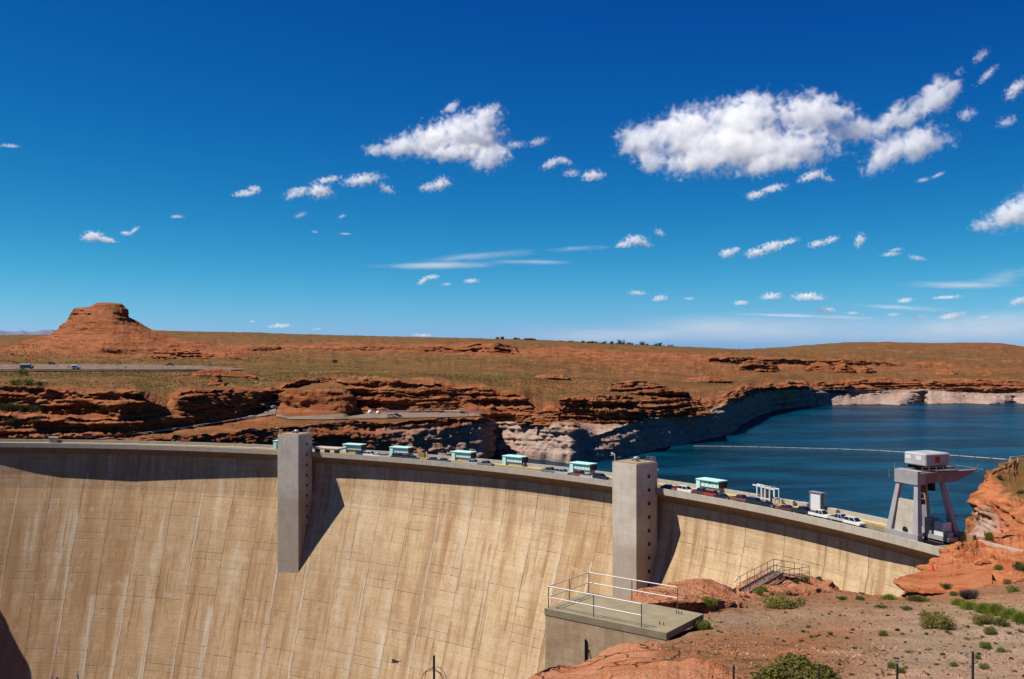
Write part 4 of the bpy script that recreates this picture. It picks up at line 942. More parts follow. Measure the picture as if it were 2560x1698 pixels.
# ------------------------------------------------------------------ concrete viewing platform
M_slab = concrete('platform_slab_concrete', (.30, .25, .165), (.235, .195, .125), 1.2, False)
M_pwall = concrete('board_marked_concrete', (.52, .385, .25), (.36, .25, .15), .9, True, .9, False, .62)
M_rail = solid('pale_grey_rail_paint', (.56, .55, .53), .5, .1, .08, 3, .3)
M_post = solid('grey_post_steel', (.16, .14, .125), .6, .2, .15, 3)
ZP = 26.5
def onplat(px, y): D = Dz(y, ZP); return Vector(Wz(px, D, ZP))
A, B, Cc, Dd = onplat(1361, 1521), onplat(1666, 1583), onplat(1759, 1535), onplat(1469, 1480)
r = empty('viewing_platform', A.lerp(Cc, .5)); r.location.z = 0; tag(r, 'flat concrete viewing platform jutting out over the dam, railed on three sides', 'platform')
inv = Matrix.Translation((-r.location.x, -r.location.y, 0))
def quadprism(pts, z0, z1, name, m, par):
    v = [inv @ Vector((p.x, p.y, z)) for z in (z0, z1) for p in pts]
    return MB().add(v, [(3,2,1,0),(4,5,6,7),(0,1,5,4),(1,2,6,5),(2,3,7,6),(3,0,4,7)]).build(name, m, par)
slab = quadprism([A, B, Cc, Dd], ZP-.32, ZP, 'slab', M_slab, r)
cen = A.lerp(Cc, .5)
ins = [A.lerp(cen, .012), B.lerp(cen, .012), Cc.lerp(cen, .25), Dd.lerp(cen, .2)]
quadprism(ins, ZP-9.0, ZP-.322, 'support_wall', M_pwall, r)
nrm = Vector((-(B-A).y, (B-A).x, 0)).normalized()*-1
pp = A.lerp(B, .36)+nrm*.03
MB().bar(inv @ Vector((pp.x, pp.y, ZP-1.1)), inv @ Vector((pp.x, pp.y, ZP-4.0)), .10, .10, 8).bar(inv @ Vector((pp.x, pp.y, ZP-1.45)), inv @ (A.lerp(B, .38)+nrm*.04+Vector((0,0,-1.5))), .04, .04, 6).bar(inv @ (A.lerp(B, .38)+nrm*.04+Vector((0,0,-1.5))), inv @ (A.lerp(B, .46)+nrm*.04+Vector((0,0,-3.2))), .04, .04, 6).build('drain_pipe', M_dark, r)
for px, y in ((1691,1533),(1697,1534.5),(1704,1536),(1649,1561),(1659,1563)):
    p = inv @ onplat(px, y); MB().cyl((p.x, p.y, ZP+.004), .025, .14, 8).build('anchor_bolt', M_brown, r)
fp = [onplat(1371.5, 1520.5), onplat(1484, 1543.5), onplat(1603.5, 1568)]
bp_ = [onplat(1472, 1482.5), onplat(1579.7, 1502), onplat(1694, 1523)]
lm = onplat(1423.5, 1500)
rr_ = empty('railing', (r.location.x, r.location.y, ZP)); tag(rr_, 'two bar pale steel railing round the edges of the concrete platform', 'railing')
iv2 = Matrix.Translation((-r.location.x, -r.location.y, -ZP))
for p in fp+bp_+[lm]:
    q = iv2 @ p; MB().bar(q+Vector((0,0,.003)), q+Vector((0,0,1.065)), .05, .05, 8).build('post', M_post, rr_)
for a_, b_ in ((fp[0], fp[2]), (bp_[0], bp_[2]), (fp[0], bp_[0])):
    for z in (.55, 1.09): MB().bar(iv2 @ (a_+Vector((0,0,z))), iv2 @ (b_+Vector((0,0,z))), .052, .052, 8).build('rail', M_rail, rr_)

# ------------------------------------------------------------------ metal stairs over the knoll
def pt(px, y, D): return Vector(P(px, y, D))
b0, b1 = pt(1848, 1476, 74), pt(1934, 1428, 83); b2 = pt(1986, 1436, 85)
r = empty('metal_stairs', b0); tag(r, 'rusty steel stairway with tube handrails climbing the red rock knoll', 'stairs')
iv = Matrix.Translation(-b0)
side = Vector((.55, -.83, 0))*1.0
M_stair = solid('weathered_stair_steel', (.20, .165, .145), .6, .3, .2, 3)
for k in (0, 1):
    o_ = side*k
    MB().bar(iv @ (b0+o_), iv @ (b1+o_), .08, .22).build('stringer', M_stair, r)
    rl = MB()
    for z in (.5, 1.0): rl.bar(iv @ (b0+o_+Vector((0,0,z))), iv @ (b1+o_+Vector((0,0,z))), .05, .05, 6)
    for t in np.linspace(.02, 1, 6): q = iv @ (b0.lerp(b1, t)+o_); rl.bar(q, q+Vector((0,0,1.0)), .05, .05, 6)
    rl.bar(iv @ (b0+o_+Vector((0,0,1.0))), iv @ (b0+o_+Vector((-.35,0,.6))), .05, .05, 6)
    rl.build('handrail', M_stair, r)
st = MB()
for t in np.linspace(.04, .97, 15):
    q = iv @ b0.lerp(b1, t); st.bar(q, q+side, .22, .03)
st.build('tread', M_stair, r)
e0, e1, e2, e3 = b1, b2, b2+side*1.6, b1+side*1.6
lv_ = MB().add([iv @ (p+Vector((0,0,-.05))) for p in (e0,e1,e2,e3)]+[iv @ p for p in (e0,e1,e2,e3)], [(3,2,1,0),(4,5,6,7),(0,1,5,4),(1,2,6,5),(2,3,7,6),(3,0,4,7)]); lv_.build('landing', M_stair, r)
rl = MB()
for a_, b_ in ((e0,e1),(e1,e2)):
    for z in (.5, 1.0): rl.bar(iv @ (a_+Vector((0,0,z))), iv @ (b_+Vector((0,0,z))), .05, .05, 6)
    for t in (0, .5, 1): q = iv @ a_.lerp(b_, t); rl.bar(q+Vector((0,0,-.9)), q+Vector((0,0,1)), .05, .05, 6)
c0 = e2; c1 = pt(1922, 1462, 79)
for z in (.45, .95): rl.bar(iv @ (c0+Vector((0,0,z))), iv @ (c1+Vector((0,0,z))), .05, .05, 6)
for t in np.linspace(0, 1, 5): q = iv @ c0.lerp(c1, t); rl.bar(q+Vector((0,0,-.7)), q+Vector((0,0,.95)), .05, .05, 6)
rl.build('landing_railing', M_stair, r)

# ------------------------------------------------------------------ fence posts and razor wire by the overlook
M_fpost = solid('dark_fence_post', (.07, .06, .06), .5, .4, .15, 4)
for px, y, D, lab in ((1085,1641,24.5,'lone fence post left of centre against the dam face'), (1834,1665,26,'fence post in front of the orange sandstone hump'), (2047,1669,26,'fence post in front of the big olive bush at the bottom'), (2243,1661,26,'fence post beside the pair of small green bushes'), (2432,1631,24,'tallest fence post, furthest right on the slope')):
    p = Vector(P(px, y, D)); g_ = ground_at('foreground_slope', px, D)
    o = MB().bar((0,0,0), (0,0,p.z-g_[2]), .06, .06, 8).dome((0,0,p.z-g_[2]), .034, 8, 3).build('fence_post', M_fpost); o.location = (p.x, p.y, g_[2]); tag(o, lab, 'fence post', 'fence posts on the near slope')
M_wire = solid('razor_wire_steel', (.30, .29, .29), .35, .8, .1, 5, .5)
def coil(c, ax, R_, turns, length, lab):
    m = MB(); n = turns*22; pr = None; rnd = random.Random(turns)
    for i in range(n+1):
        t = 2*math.pi*i/22; pv_ = Vector(ax).normalized().cross(Vector((0,0,1))); q = Vector(c)+Vector(ax)*(length*(i/n-.5))+pv_*math.cos(t)*R_+Vector((0, 0, math.sin(t)*R_*(1+.06*math.sin(i*.7))))+Vector(ax)*.05*math.sin(t*.5)
        if pr is not None: m.bar(pr, q, .011, .011, 4)
        if i % 3 == 0: m.bar(q+Vector((rnd.uniform(-.03,.03), rnd.uniform(-.03,.03), -.025)), q+Vector((rnd.uniform(-.03,.03), 0, .025)), .014, .006)
        pr = q
    o = m.build('razor_wire', M_wire); tag(o, lab, 'razor wire'); return o
coil(P(60, 1746, 14), (1, .7, 0), .21, 9, 1.3, 'tangled coil of razor wire in the bottom left corner')
coil(P(1085, 1702, 24.6), (.25, 1, 0), .3, 3, .35, 'loops of razor wire around the lone fence post')

# ------------------------------------------------------------------ raven gliding over the dam face
M_bird = solid('black_feathers', (.010, .010, .012), .6, 0, .2, 6, .3)
v = []; f = []
prof = [(-.34,.012),(-.28,.05),(-.15,.075),(0,.085),(.12,.075),(.2,.05),(.25,.048),(.30,.035),(.33,.016),(.385,.006)]
for x, rd in prof:
    for k in range(8): t = 2*math.pi*k/8; v.append((x, rd*math.cos(t), rd*.9*math.sin(t)))
for i in range(len(prof)-1):
    for k in range(8): f.append((i*8+k, i*8+(k+1) % 8, (i+1)*8+(k+1) % 8, (i+1)*8+k))
f += [tuple(range(8))[::-1], tuple(range(len(v)-8, len(v)))]
m = MB().add(v, f)
r = empty('raven', P(988, 1655, 78), math.radians(205)); tag(r, 'black raven gliding with spread wings in front of the dam face', 'bird')
m.build('body', M_bird, r, smooth=True)
for sg in (-1, 1):
    up = [(.16,.06,.02),(.20,.28,.075),(.13,.50,.09),(.03,.66,.08),(-.06,.62,.075),(-.04,.52,.07),(-.13,.50,.065),(-.13,.34,.06),(-.16,.2,.04),(-.13,.06,.015)]
    vv = [(x, sg*y, z*(1.3 if sg > 0 else .6)) for x, y, z in up]+[(x, sg*y, z*(1.3 if sg > 0 else .6)-.012) for x, y, z in up]; n = len(up)
    MB().add(vv, [tuple(range(n)), tuple(range(n, 2*n))[::-1]]+[(i, n+i, n+(i+1) % n, (i+1) % n) for i in range(n)]).build('wing', M_bird, r)
vv = [(-.30,-.03,.01),(-.30,.03,.01),(-.5,.075,.01),(-.54,.03,.01),(-.55,-.03,.01),(-.5,-.075,.01)]; vv += [(x,y,z-.012) for x,y,z in vv]
MB().add(vv, [tuple(range(6)), tuple(range(6,12))[::-1]]+[(i, 6+i, 6+(i+1) % 6, (i+1) % 6) for i in range(6)]).build('tail', M_bird, r)

# orange cone on the ledge under the end of the dam
M_org = solid('orange_plastic', (.75, .09, .03), .5)
q = ground_any(2331, 1426, ['ledge_slab', 'abutment_rocks']); q = Vector(q) if q is not None else Vector(P(2331, 1426, 150))
r = empty('traffic_cone', q); tag(r, 'orange safety cone on the red ledge under the end of the dam', 'cone')
MB().box(-.35, .35, -.35, .35, 0, .08).build('base', M_org, r); MB().cyl((0,0,.082), .24, .95, 14, .05).build('cone', M_org, r)
# white guard rail along the bluff
r = empty('guardrail', P(2545, 1149, 262)); tag(r, 'white guard rail along the top of the lakeside bluff at the right edge', 'guardrail')
a_, b_ = Vector((-2.2, -.5, .6)), Vector((9, 2, 1.2))
MB().bar(a_, b_, .12, .4).build('rail', M_white, r)
for t in np.linspace(0, 1, 6): q = a_.lerp(b_, t); MB().bar(q+Vector((0, .15, -1.6)), q+Vector((0, .15, .2)), .14).build('post', M_white, r)
pv = [Vector((1.7,-22,-4.6)), Vector((1.2,-22,-4.2)), Vector((.9,-22,-3.2)), Vector((1.1,-22,-2.0)), Vector((2.2,-22,-1.2)), Vector((5,-22,-.8))]

# ------------------------------------------------------------------ plants
def leafmat(name, c1, c2):
    m, nt, b = mat(name); g = G(nt); oi = g.n('ObjectInfo').outputs['Random']; tc = g.n('TexCoord').outputs['Object']
    col = g.mix(g.ss(g.noise(tc, 4.0, 4, .7), .3, .7), c1, c2)
    col = g.mix(g.m('MULTIPLY', oi, .35), col, [x*.55 for x in c1])
    g.l(col, b.inputs['Base Color']); b.inputs['Roughness'].default_value = .8; b.inputs['Specular IOR Level'].default_value = .1
    tr = g.n('BsdfTranslucent', {0: col}); mx = g.n('MixShader', {0: .22}); g.l(b.outputs[0], mx.inputs[1]); g.l(tr.outputs[0], mx.inputs[2])
    g.l(mx.outputs[0], nt.nodes['Material Output'].inputs[0]); return m
L_green = leafmat('green_leaves', (.13, .17, .028), (.19, .22, .045))
L_yel = leafmat('yellow_green_blades', (.33, .38, .06), (.22, .29, .05))
L_olive = leafmat('olive_leaves', (.19, .17, .042), (.27, .23, .065))
L_big = leafmat('dusty_olive_leaves', (.115, .115, .028), (.20, .18, .045))
L_tuft = leafmat('tuft_leaves', (.075, .105, .02), (.13, .15, .03))
L_tree = leafmat('dark_tree_leaves', (.03, .05, .015), (.055, .08, .022))
L_grey = leafmat('grey_twigs', (.17, .135, .12), (.115, .10, .085))
L_dark = leafmat('dark_green_leaves', (.06, .085, .024), (.11, .13, .04))
M_wood = solid('dry_wood', (.13, .09, .06), .9, 0, .25, 5)
def tri(rnd, c, n, s, asp=1.8):
    n = Vector(n).normalized(); t = n.orthogonal().normalized(); t.rotate(Matrix.Rotation(rnd.uniform(0, 6.28), 3, n)); u = n.cross(t)
    return [c+t*s*asp*.5, c-t*s*asp*.5+u*s*.45, c-t*s*asp*.5-u*s*.45]
def foliage(kind, seed, n, ls=1.0):
    """unit plant: radius 1, height 1"""
    rnd = random.Random(seed); V = []; Fc = []
    if kind == 'blade':
        for _ in range(n):
            a = rnd.uniform(0, 6.283); r0 = abs(rnd.gauss(0, .4)); b0 = Vector((r0*math.cos(a), r0*math.sin(a), 0)); h = rnd.uniform(.5, 1.05)*(1.1-.5*r0)
            lean = Vector((math.cos(a)*.45*rnd.random()+rnd.uniform(-.2,.2), math.sin(a)*.45*rnd.random()+rnd.uniform(-.2,.2), h)); w = Vector((rnd.uniform(-1,1), rnd.uniform(-1,1), 0)).normalized()*.035
            i = len(V); V += [b0-w, b0+w, b0+lean]; Fc.append((i, i+1, i+2))
        return V, Fc
    lobes = [(Vector((rnd.gauss(0, .42), rnd.gauss(0, .42), rnd.uniform(.25, .62))), rnd.uniform(.28, .5)) for _ in range(9 if kind == 'dome' else 14)]
    if kind == 'dome': lobes = [(Vector((0,0,.25)), .72)]+[(Vector((.5*math.cos(k), .5*math.sin(k), rnd.uniform(.2,.5))), .42) for k in np.linspace(0, 6.2, 8)]
    for _ in range(n):
        c, rd = rnd.choice(lobes); d = Vector((rnd.gauss(0,1), rnd.gauss(0,1), rnd.gauss(0,1))).normalized()
        p = c+d*rd*(rnd.uniform(.82, 1.05) if kind == 'dome' else rnd.uniform(.5, 1.12)); p.z = max(.01, p.z)
        if kind == 'twig':
            w = Vector((rnd.uniform(-1,1), rnd.uniform(-1,1), .2)).normalized()*.02; base = Vector((p.x*.2, p.y*.2, 0)) if rnd.random() < .5 else p*.6
            i = len(V); V += [base-w, base+w, p]; Fc.append((i, i+1, i+2)); continue
        nn = d*.6+Vector((rnd.gauss(0,.6), rnd.gauss(0,.6), rnd.gauss(0,.6))); q = tri(rnd, p, nn, rnd.uniform(.07, .13)*(1 if n < 2000 else .62))
        i = len(V); V += q; Fc.append((i, i+1, i+2))
    return V, Fc
PM = {}
def plant_mesh(kind, m, seed, n):
    k = (kind, m.name, seed)
    if k not in PM:
        v, f = foliage(kind, seed, n); me = bpy.data.meshes.new(kind+'_foliage'); me.from_pydata(v, [], f); me.materials.append(m); PM[k] = me
    return PM[k]
def stem_mesh(seed):
    k = ('stem', seed)
    if k not in PM:
        rnd = random.Random(seed); mb = MB()
        for _ in range(6): mb.bar((0,0,-.1), (rnd.gauss(0,.35), rnd.gauss(0,.35), rnd.uniform(.35,.7)), .03, .03, 4)
        me = bpy.data.meshes.new('stems'); me.from_pydata(mb.v, [], mb.f); me.materials.append(M_wood); PM[k] = me
    return PM[k]
NEAR = ['sandstone_hump_front', 'knoll_a', 'knoll_b', 'ledge_slab', 'abutment_rocks', 'lakeside_bluff', 'foreground_slope']
def plant(px, y, w, h, kind, m, label, group, seed=1, n=900, names=NEAR, name='desert_shrub', cat='shrub', stems=True):
    q = ground_any(px, y, names)
    if q is None: return None
    q = Vector(q); R_ = w/2*q.y/F; H_ = h*q.y/F
    r = empty(name, q-Vector((0,0,.03*H_)), random.Random(px*7+y).uniform(0, 6.28)); tag(r, label, cat, group)
    o = bpy.data.objects.new('foliage', plant_mesh(kind, m, seed, n)); C.objects.link(o); o.parent = r; o.scale = (R_, R_, H_)
    if stems:
        o = bpy.data.objects.new('stems', stem_mesh(seed)); C.objects.link(o); o.parent = r; o.scale = (R_, R_, H_)
    return r
GS = 'shrubs on the near slope'
for a in [
 (1777,1515,48,24,'dome',L_green,'round green shrub on pale gravel behind the platform railing'),
 (1751,1572,56,25,'dome',L_green,'round green shrub touching the right corner of the concrete platform'),
 (1893,1485,32,17,'dome',L_green,'green shrub at the foot of the metal stairs'),
 (1950,1521,98,37,'loose',L_olive,'wide olive shrub just below the metal stairs'),
 (1906,1476,26,12,'blade',L_yel,'small grassy tuft left of the stair foot'),
 (1947,1449,15,10,'dome',L_olive,'tiny shrub on the knoll under the stair railing'),
 (1989,1458,18,12,'dome',L_dark,'dark shrub on the knoll right of the stair railing'),
 (2013,1452,23,15,'dome',L_olive,'olive shrub on top of the knoll beyond the stairs'),
 (2048,1449,18,9,'dome',L_dark,'dark flat shrub at the right end of the stair knoll'),
 (2102,1501,27,11,'loose',L_dark,'low dark shrub below the dam edge, left one'),
 (2148,1500,25,10,'loose',L_dark,'low dark shrub below the dam edge, right one'),
 (2221,1499,42,15,'blade',L_yel,'grass clump overlapping the foot of the dam face'),
 (2296,1503,54,13,'blade',L_olive,'long grey green clump under the overhanging ledge'),
 (2383,1490,23,13,'dome',L_green,'green shrub left of the grey twiggy bush'),
 (2424,1499,58,32,'twig',L_grey,'grey leafless twiggy bush above the bright grass'),
 (2363,1472,27,14,'loose',L_dark,'dark shrub on the red ledge'),
 (2532,1480,36,17,'dome',L_green,'green shrub near the right edge above the bright grass'),
 (2398,1514,44,20,'blade',L_yel,'bright yellow green grass, left end of the band'),
 (2428,1524,52,24,'blade',L_yel,'bright yellow green grass, second clump of the band'),
 (2462,1531,50,24,'blade',L_yel,'bright yellow green grass, middle clump of the band'),
 (2492,1538,50,30,'blade',L_yel,'taller bright grass clump right of the middle of the band'),
 (2528,1547,52,26,'blade',L_yel,'bright yellow green grass clump, second from the right edge'),
 (2556,1555,50,26,'blade',L_yel,'bright yellow green grass clump cut by the right edge'),
 (2334,1571,88,42,'loose',L_olive,'large olive shrub in the middle of the right slope'),
 (2458,1559,54,24,'loose',L_olive,'olive shrub just under the bright grass band'),
 (2508,1566,42,22,'loose',L_dark,'grey green shrub right of the olive one under the grass band'),
 (2476,1586,36,20,'dome',L_green,'round green shrub below the two under the grass band'),
 (2464,1621,32,17,'dome',L_green,'round green shrub above and right of the tallest fence post'),
 (2503,1631,24,15,'blade',L_yel,'small grassy clump right of the round shrub near the tallest post'),
 (2208,1590,27,15,'dome',L_green,'small green shrub in the open gravel above the middle posts'),
 (2203,1521,30,9,'loose',L_dark,'flat dark shrub in open soil below the dam foot'),
 (2268,1526,29,10,'loose',L_dark,'flat dark brown shrub right of the flat green one'),
 (2384,1666,23,13,'dome',L_green,'small green shrub left of the tallest fence post'),
 (2457,1674,27,18,'dome',L_green,'green shrub at the foot of the tallest fence post, right side'),
 (2442,1648,19,14,'dome',L_green,'small green shrub hidden behind the tallest fence post'),
 (2226,1671,24,19,'dome',L_green,'green shrub left of the fence post with the pair'),
 (2251,1682,24,15,'dome',L_green,'green shrub right of the fence post with the pair'),
 (2495,1424,26,14,'dome',L_green,'green shrub among the red rocks right of the dam end'),
 (2546,1426,44,22,'loose',L_dark,'dark wide shrub at the right edge among the red rocks'),
 (2514,1461,22,15,'dome',L_olive,'olive shrub between the ledge and the right edge'),
 (2472,1350,24,24,'loose',L_green,'green shrub at the foot of the lakeside bluff'),
 (2496,1198,15,12,'loose',L_dark,'dark shrub high on the lakeside bluff'),
 (2548,1236,18,13,'loose',L_dark,'dark shrub on the bluff close to the right edge'),
]: plant(a[0], a[1], a[2], a[3], a[4], a[5], a[6], GS, seed=1+(a[0] % 3), n=3200 if a[2] > 35 else 900)
big_ = plant(2008,1714,205,68,'loose',L_big,'biggest olive bush, at the bottom edge left of the middle posts', GS, seed=9, n=11000)
plant(1925,1716,90,40,'loose',L_big,'olive bush hugging the left side of the biggest bush', GS, seed=10, n=6000)
# small tufts dotting the gravel
rnd = random.Random(5); cnt = 0; tries = 0
while cnt < 230 and tries < 3000:
    tries += 1
    px, y = rnd.uniform(1690, 2570), rnd.uniform(1500, 1700)
    if px < 1880 and y > 1640: continue
    sz = rnd.choice((7, 8, 9, 10, 12, 14, 17))*rnd.uniform(.8, 1.15)*(1.0 if y > 1560 else .75)
    k, m_ = rnd.choice([('dome',L_tuft),('loose',L_dark),('blade',L_tuft),('loose',L_tuft),('dome',L_dark)])
    q = ground_any(px, y, ['sandstone_hump_front', 'knoll_a', 'knoll_b', 'foreground_slope'])
    if q is None: continue
    o = bpy.data.objects.new('grass_tuft', plant_mesh(k, m_, 20+cnt % 2, 750)); C.objects.link(o)
    R_ = sz/2*q[1]/F; o.scale = (R_, R_*rnd.uniform(.7, 1.1), R_*rnd.uniform(.6, 1.1)); o.location = (q[0], q[1], q[2]-.01); o.rotation_euler = (0, 0, rnd.uniform(0, 6.28))
    tag(o, 'one of the small knee high tufts dotted over the open gravel slope', 'tuft', 'small tufts on the gravel slope'); cnt += 1
# loose stones
def rock_mesh(seed, n=1):
    bm = bmesh.new(); bmesh.ops.create_icosphere(bm, subdivisions=2, radius=1)
    co = np.array([v.co[:] for v in bm.verts]); d = fbm(co*1.1+seed*5, 3, seed); q = np.round((co*(1+.35*d[:, None]))*2.2)/2.2*.35+co*(1+.35*d[:, None])*.65
    for v, c in zip(bm.verts, q): v.co = c
    me = bpy.data.meshes.new('boulder'); bm.to_mesh(me); bm.free(); return me
M_stone = desert('boulder_sandstone', 6.0, MID_ROCK, False, .5, .5)
for i in range(5):
    PM['r%d' % i] = rock_mesh(i); at = PM['r%d' % i].attributes.new('rock', 'FLOAT', 'POINT'); at.data.foreach_set('value', [1.0]*len(PM['r%d' % i].vertices)); PM['r%d' % i].materials.append(M_stone)
for i, (px, y, w, h, lab) in enumerate([
 (2455,1408,42,16,'large flat red boulder right of the end of the dam'), (2478,1396,26,12,'angular boulder behind the large flat one'), (2395,1392,24,12,'broken red block hard against the dam parapet end'), (2412,1380,20,10,'smaller block just above the broken red one by the parapet'),
 (2408,1404,30,10,'tilted slab of red rock below the broken block'), (2545,1455,34,14,'red boulder at the right edge above the green shrub'), (2268,1499,12,9,'stone in the hollow beneath the overhanging ledge'), (2096,1479,14,6,'pale red stone on the soil edge in front of the dam'), (2016,1489,18,7,'flat stone below the stair knoll'), (2540,1402,40,14,'long red boulder high near the right edge'), (1668,1497,20,7,'thin slab of rock just behind the railing end post')]):
    q = ground_any(px, y, NEAR)
    if q is None: continue
    o = bpy.data.objects.new('boulder', PM['r%d' % (i % 5)]); C.objects.link(o); o.location = q; o.scale = (w/2*q[1]/F, w/2.6*q[1]/F, h*.8*q[1]/F); o.rotation_euler = (.15, .1, i*1.3); tag(o, lab, 'boulder', 'boulders on the near rocks')
V = []; Fc = []
rnd = random.Random(8)
for _ in range(4200):
    px, y = rnd.uniform(1650, 2600), rnd.uniform(1495, 1705)
    q = ground_px('foreground_slope', px, y); s = rnd.choice((.02,.03,.03,.05,.05,.09))*rnd.uniform(.7,1.3)
    if 849+(HC-q[2])*F/q[1] < 1480: continue
    c = Vector(q); i = len(V); V += [c+Vector((rnd.uniform(.6,1)*s*x, rnd.uniform(.6,1)*s*yy, rnd.uniform(.5,.9)*s*z)) for x, yy, z in ((1,0,0),(0,1,0),(-1,0,0),(0,-1,0),(0,0,1))]
    Fc += [(i,i+1,i+4),(i+1,i+2,i+4),(i+2,i+3,i+4),(i+3,i,i+4)]
M_peb = solid('pale_pebbles', (.27, .17, .115), .95, 0, .6, .35)
o = meshobj('gravel', V, Fc, M_peb); tag(o, kind='stuff', label='scattered loose stones over the near slope')

# ------------------------------------------------------------------ far scrub (uncountable) on the plateau
rng = np.random.default_rng(4)
V = []; Fc = []
def scatter(name, cnt, smin, smax, rowlo=0, ymax=1200):
    cols, Vv = LOFTS[name]; A = ATTR[name]
    N = np.cross(np.gradient(Vv, axis=1), np.gradient(Vv, axis=0)); nz = np.abs(N[..., 2])/(np.linalg.norm(N, axis=2)+1e-9)
    yy = 849+(HC-Vv[..., 2])*F/Vv[..., 1]
    patch = np.clip(.42+1.3*fbm(Vv/np.array([90, 60, 40.]), 4, 90), 0.04, 1)
    w = A[..., 2]*patch*np.clip((nz-.55)*4, 0, 1)*(yy < ymax); w = w/w.sum()
    idx = rng.choice(w.size, cnt, p=w.ravel()); P_ = Vv.reshape(-1, 3)[idx]; n = len(P_); k = 5
    s = rng.uniform(smin, smax, n)*(P_[:, 1]/700)**.35; P_ = P_+rng.uniform(-1, 1, (n, 3))*np.array([1.0, 2.5, 0])
    an = rng.uniform(0, 6.28, n)[:, None]+np.arange(k)*1.2566; q = rng.uniform(.7, 1.2, (n, k))
    ring_ = np.stack([P_[:, 0:1]+s[:, None]*np.cos(an)*q, P_[:, 1:2]+s[:, None]*np.sin(an), np.repeat(P_[:, 2:3]-.12, k, 1)], -1)
    top_ = np.stack([P_[:, 0]+rng.uniform(-.3, .3, n)*s, P_[:, 1], P_[:, 2]+s*rng.uniform(.6, 1.2, n)], -1)[:, None]
    allv = np.concatenate([ring_, top_], 1).reshape(-1, 3); i0 = len(V); V.extend(map(tuple, allv.tolist()))
    b_ = i0+np.arange(n)[:, None]*(k+1); j = np.arange(k)
    Fc.extend(map(tuple, np.stack([b_+j, b_+(j+1) % k, np.repeat(b_+k, k, 1)], -1).reshape(-1, 3).tolist()))
scatter('canyon_rim_terrain', 70000, .18, .62); scatter('small_mesa', 160, .4, .9); scatter('sandstone_butte', 500, .4, .9)
o = meshobj('desert_scrub', V, Fc, leafmat('scrub_leaves', (.075, .072, .02), (.125, .11, .034))); tag(o, kind='stuff', label='sparse low desert scrub over the far plateau')

# ------------------------------------------------------------------ far roads
def strip(name, near, far, px0, px1, lift, m, src='canyon_rim_terrain', nrow=5):
    cols = np.linspace(px0, px1, 120); vs = []
    for c in cols:
        yn = np.interp(c, [q[0] for q in near], [q[1] for q in near]); yf = np.interp(c, [q[0] for q in far], [q[1] for q in far])
        for k in range(nrow): p = ground_px(src, c, yn+(yf-yn)*k/(nrow-1)); vs.append((p[0], p[1], p[2]+lift))
    f = [(i*nrow+k, (i+1)*nrow+k, (i+1)*nrow+k+1, i*nrow+k+1) for i in range(len(cols)-1) for k in range(nrow-1)]
    o = meshobj(name, vs, f, m); tag(o, kind='structure'); return o
M_hwy = solid('grey_highway', (.17, .115, .085), .95, 0, .15, .05); M_srv = solid('pale_service_road', (.19, .14, .105), .95, 0, .18, .1)
strip('highway', [(-240,929.5),(400,929),(560,928),(610,926)], [(-240,913),(250,913),(400,914.5),(500,917),(570,921),(610,925)], -240, 610, .7, M_hwy)
strip('service_road', [(236,1103),(295,1095),(368,1087),(501,1067.5),(600,1052),(640,1045),(690,1037)], [(236,1097.5),(295,1088),(368,1081.5),(501,1061.5),(600,1044),(640,1036),(690,1012)], 236, 690, .45, M_srv)
strip('parking_area', [(690,1043),(722,1050),(800,1051),(906,1048),(1000,1047),(1120,1044.5),(1205,1042)], [(690,1036),(722,1044),(800,1040),(906,1034),(1000,1033.5),(1120,1034),(1205,1037)], 690, 1205, .4, M_srv)
def far_at(px, y, lift=0): p = ground_px('canyon_rim_terrain', px, y); return Vector((p[0], p[1], p[2]+lift))
def rail_line(name, pts, h, m, lab, cat, lift=.4, w=.25, ph=None):
    P_ = [far_at(px, y, lift) for px, y in pts]; r = empty(name, P_[0]); iv = Matrix.Translation(-P_[0]); mb = MB()
    for a_, b_ in zip(P_[:-1], P_[1:]): mb.bar(iv @ a_+Vector((0,0,h*.8)), iv @ b_+Vector((0,0,h*.8)), w, h*.45)
    mb.build('rail', m, r); tag(r, lab, cat)
    for q in P_: MB().bar(iv @ q, iv @ q+Vector((0,0,h)), .18).build('post', m, r)
rail_line('guardrail', [(x, 929.5) for x in range(-60, 600, 33)], .9, M_dark, 'long dark guard rail along the near edge of the highway', 'guardrail', .6)
rail_line('barrier', [(950,1033.5),(990,1034),(1030,1034),(1070,1033.5),(1110,1033.2),(1150,1034),(1198,1036.5)], 1.3, M_white, 'low white barrier along the back of the parking area', 'barrier', .3, .5)
rail_line('kerb_wall', [(300,1094),(368,1086.5),(430,1078),(501,1067),(560,1058.5),(600,1051.5),(640,1044)], .9, M_par, 'pale low wall along the outer edge of the service road', 'wall', .2, .4)
for k, (px, y, rpx, lab) in enumerate([(925, 1035, 6.0, 'left of two white domes by the parking area'), (943, 1036, 5.5, 'right of two white domes by the parking area')]):
    p = far_at(px, y, .3); o = MB().dome((0,0,.5), rpx*p.y/F, 14, 6).cyl((0,0,-.3), rpx*p.y/F, .8, 14).build('white_dome', M_white, None, smooth=False); o.location = p; tag(o, lab, 'dome', 'white domes by the parking area')
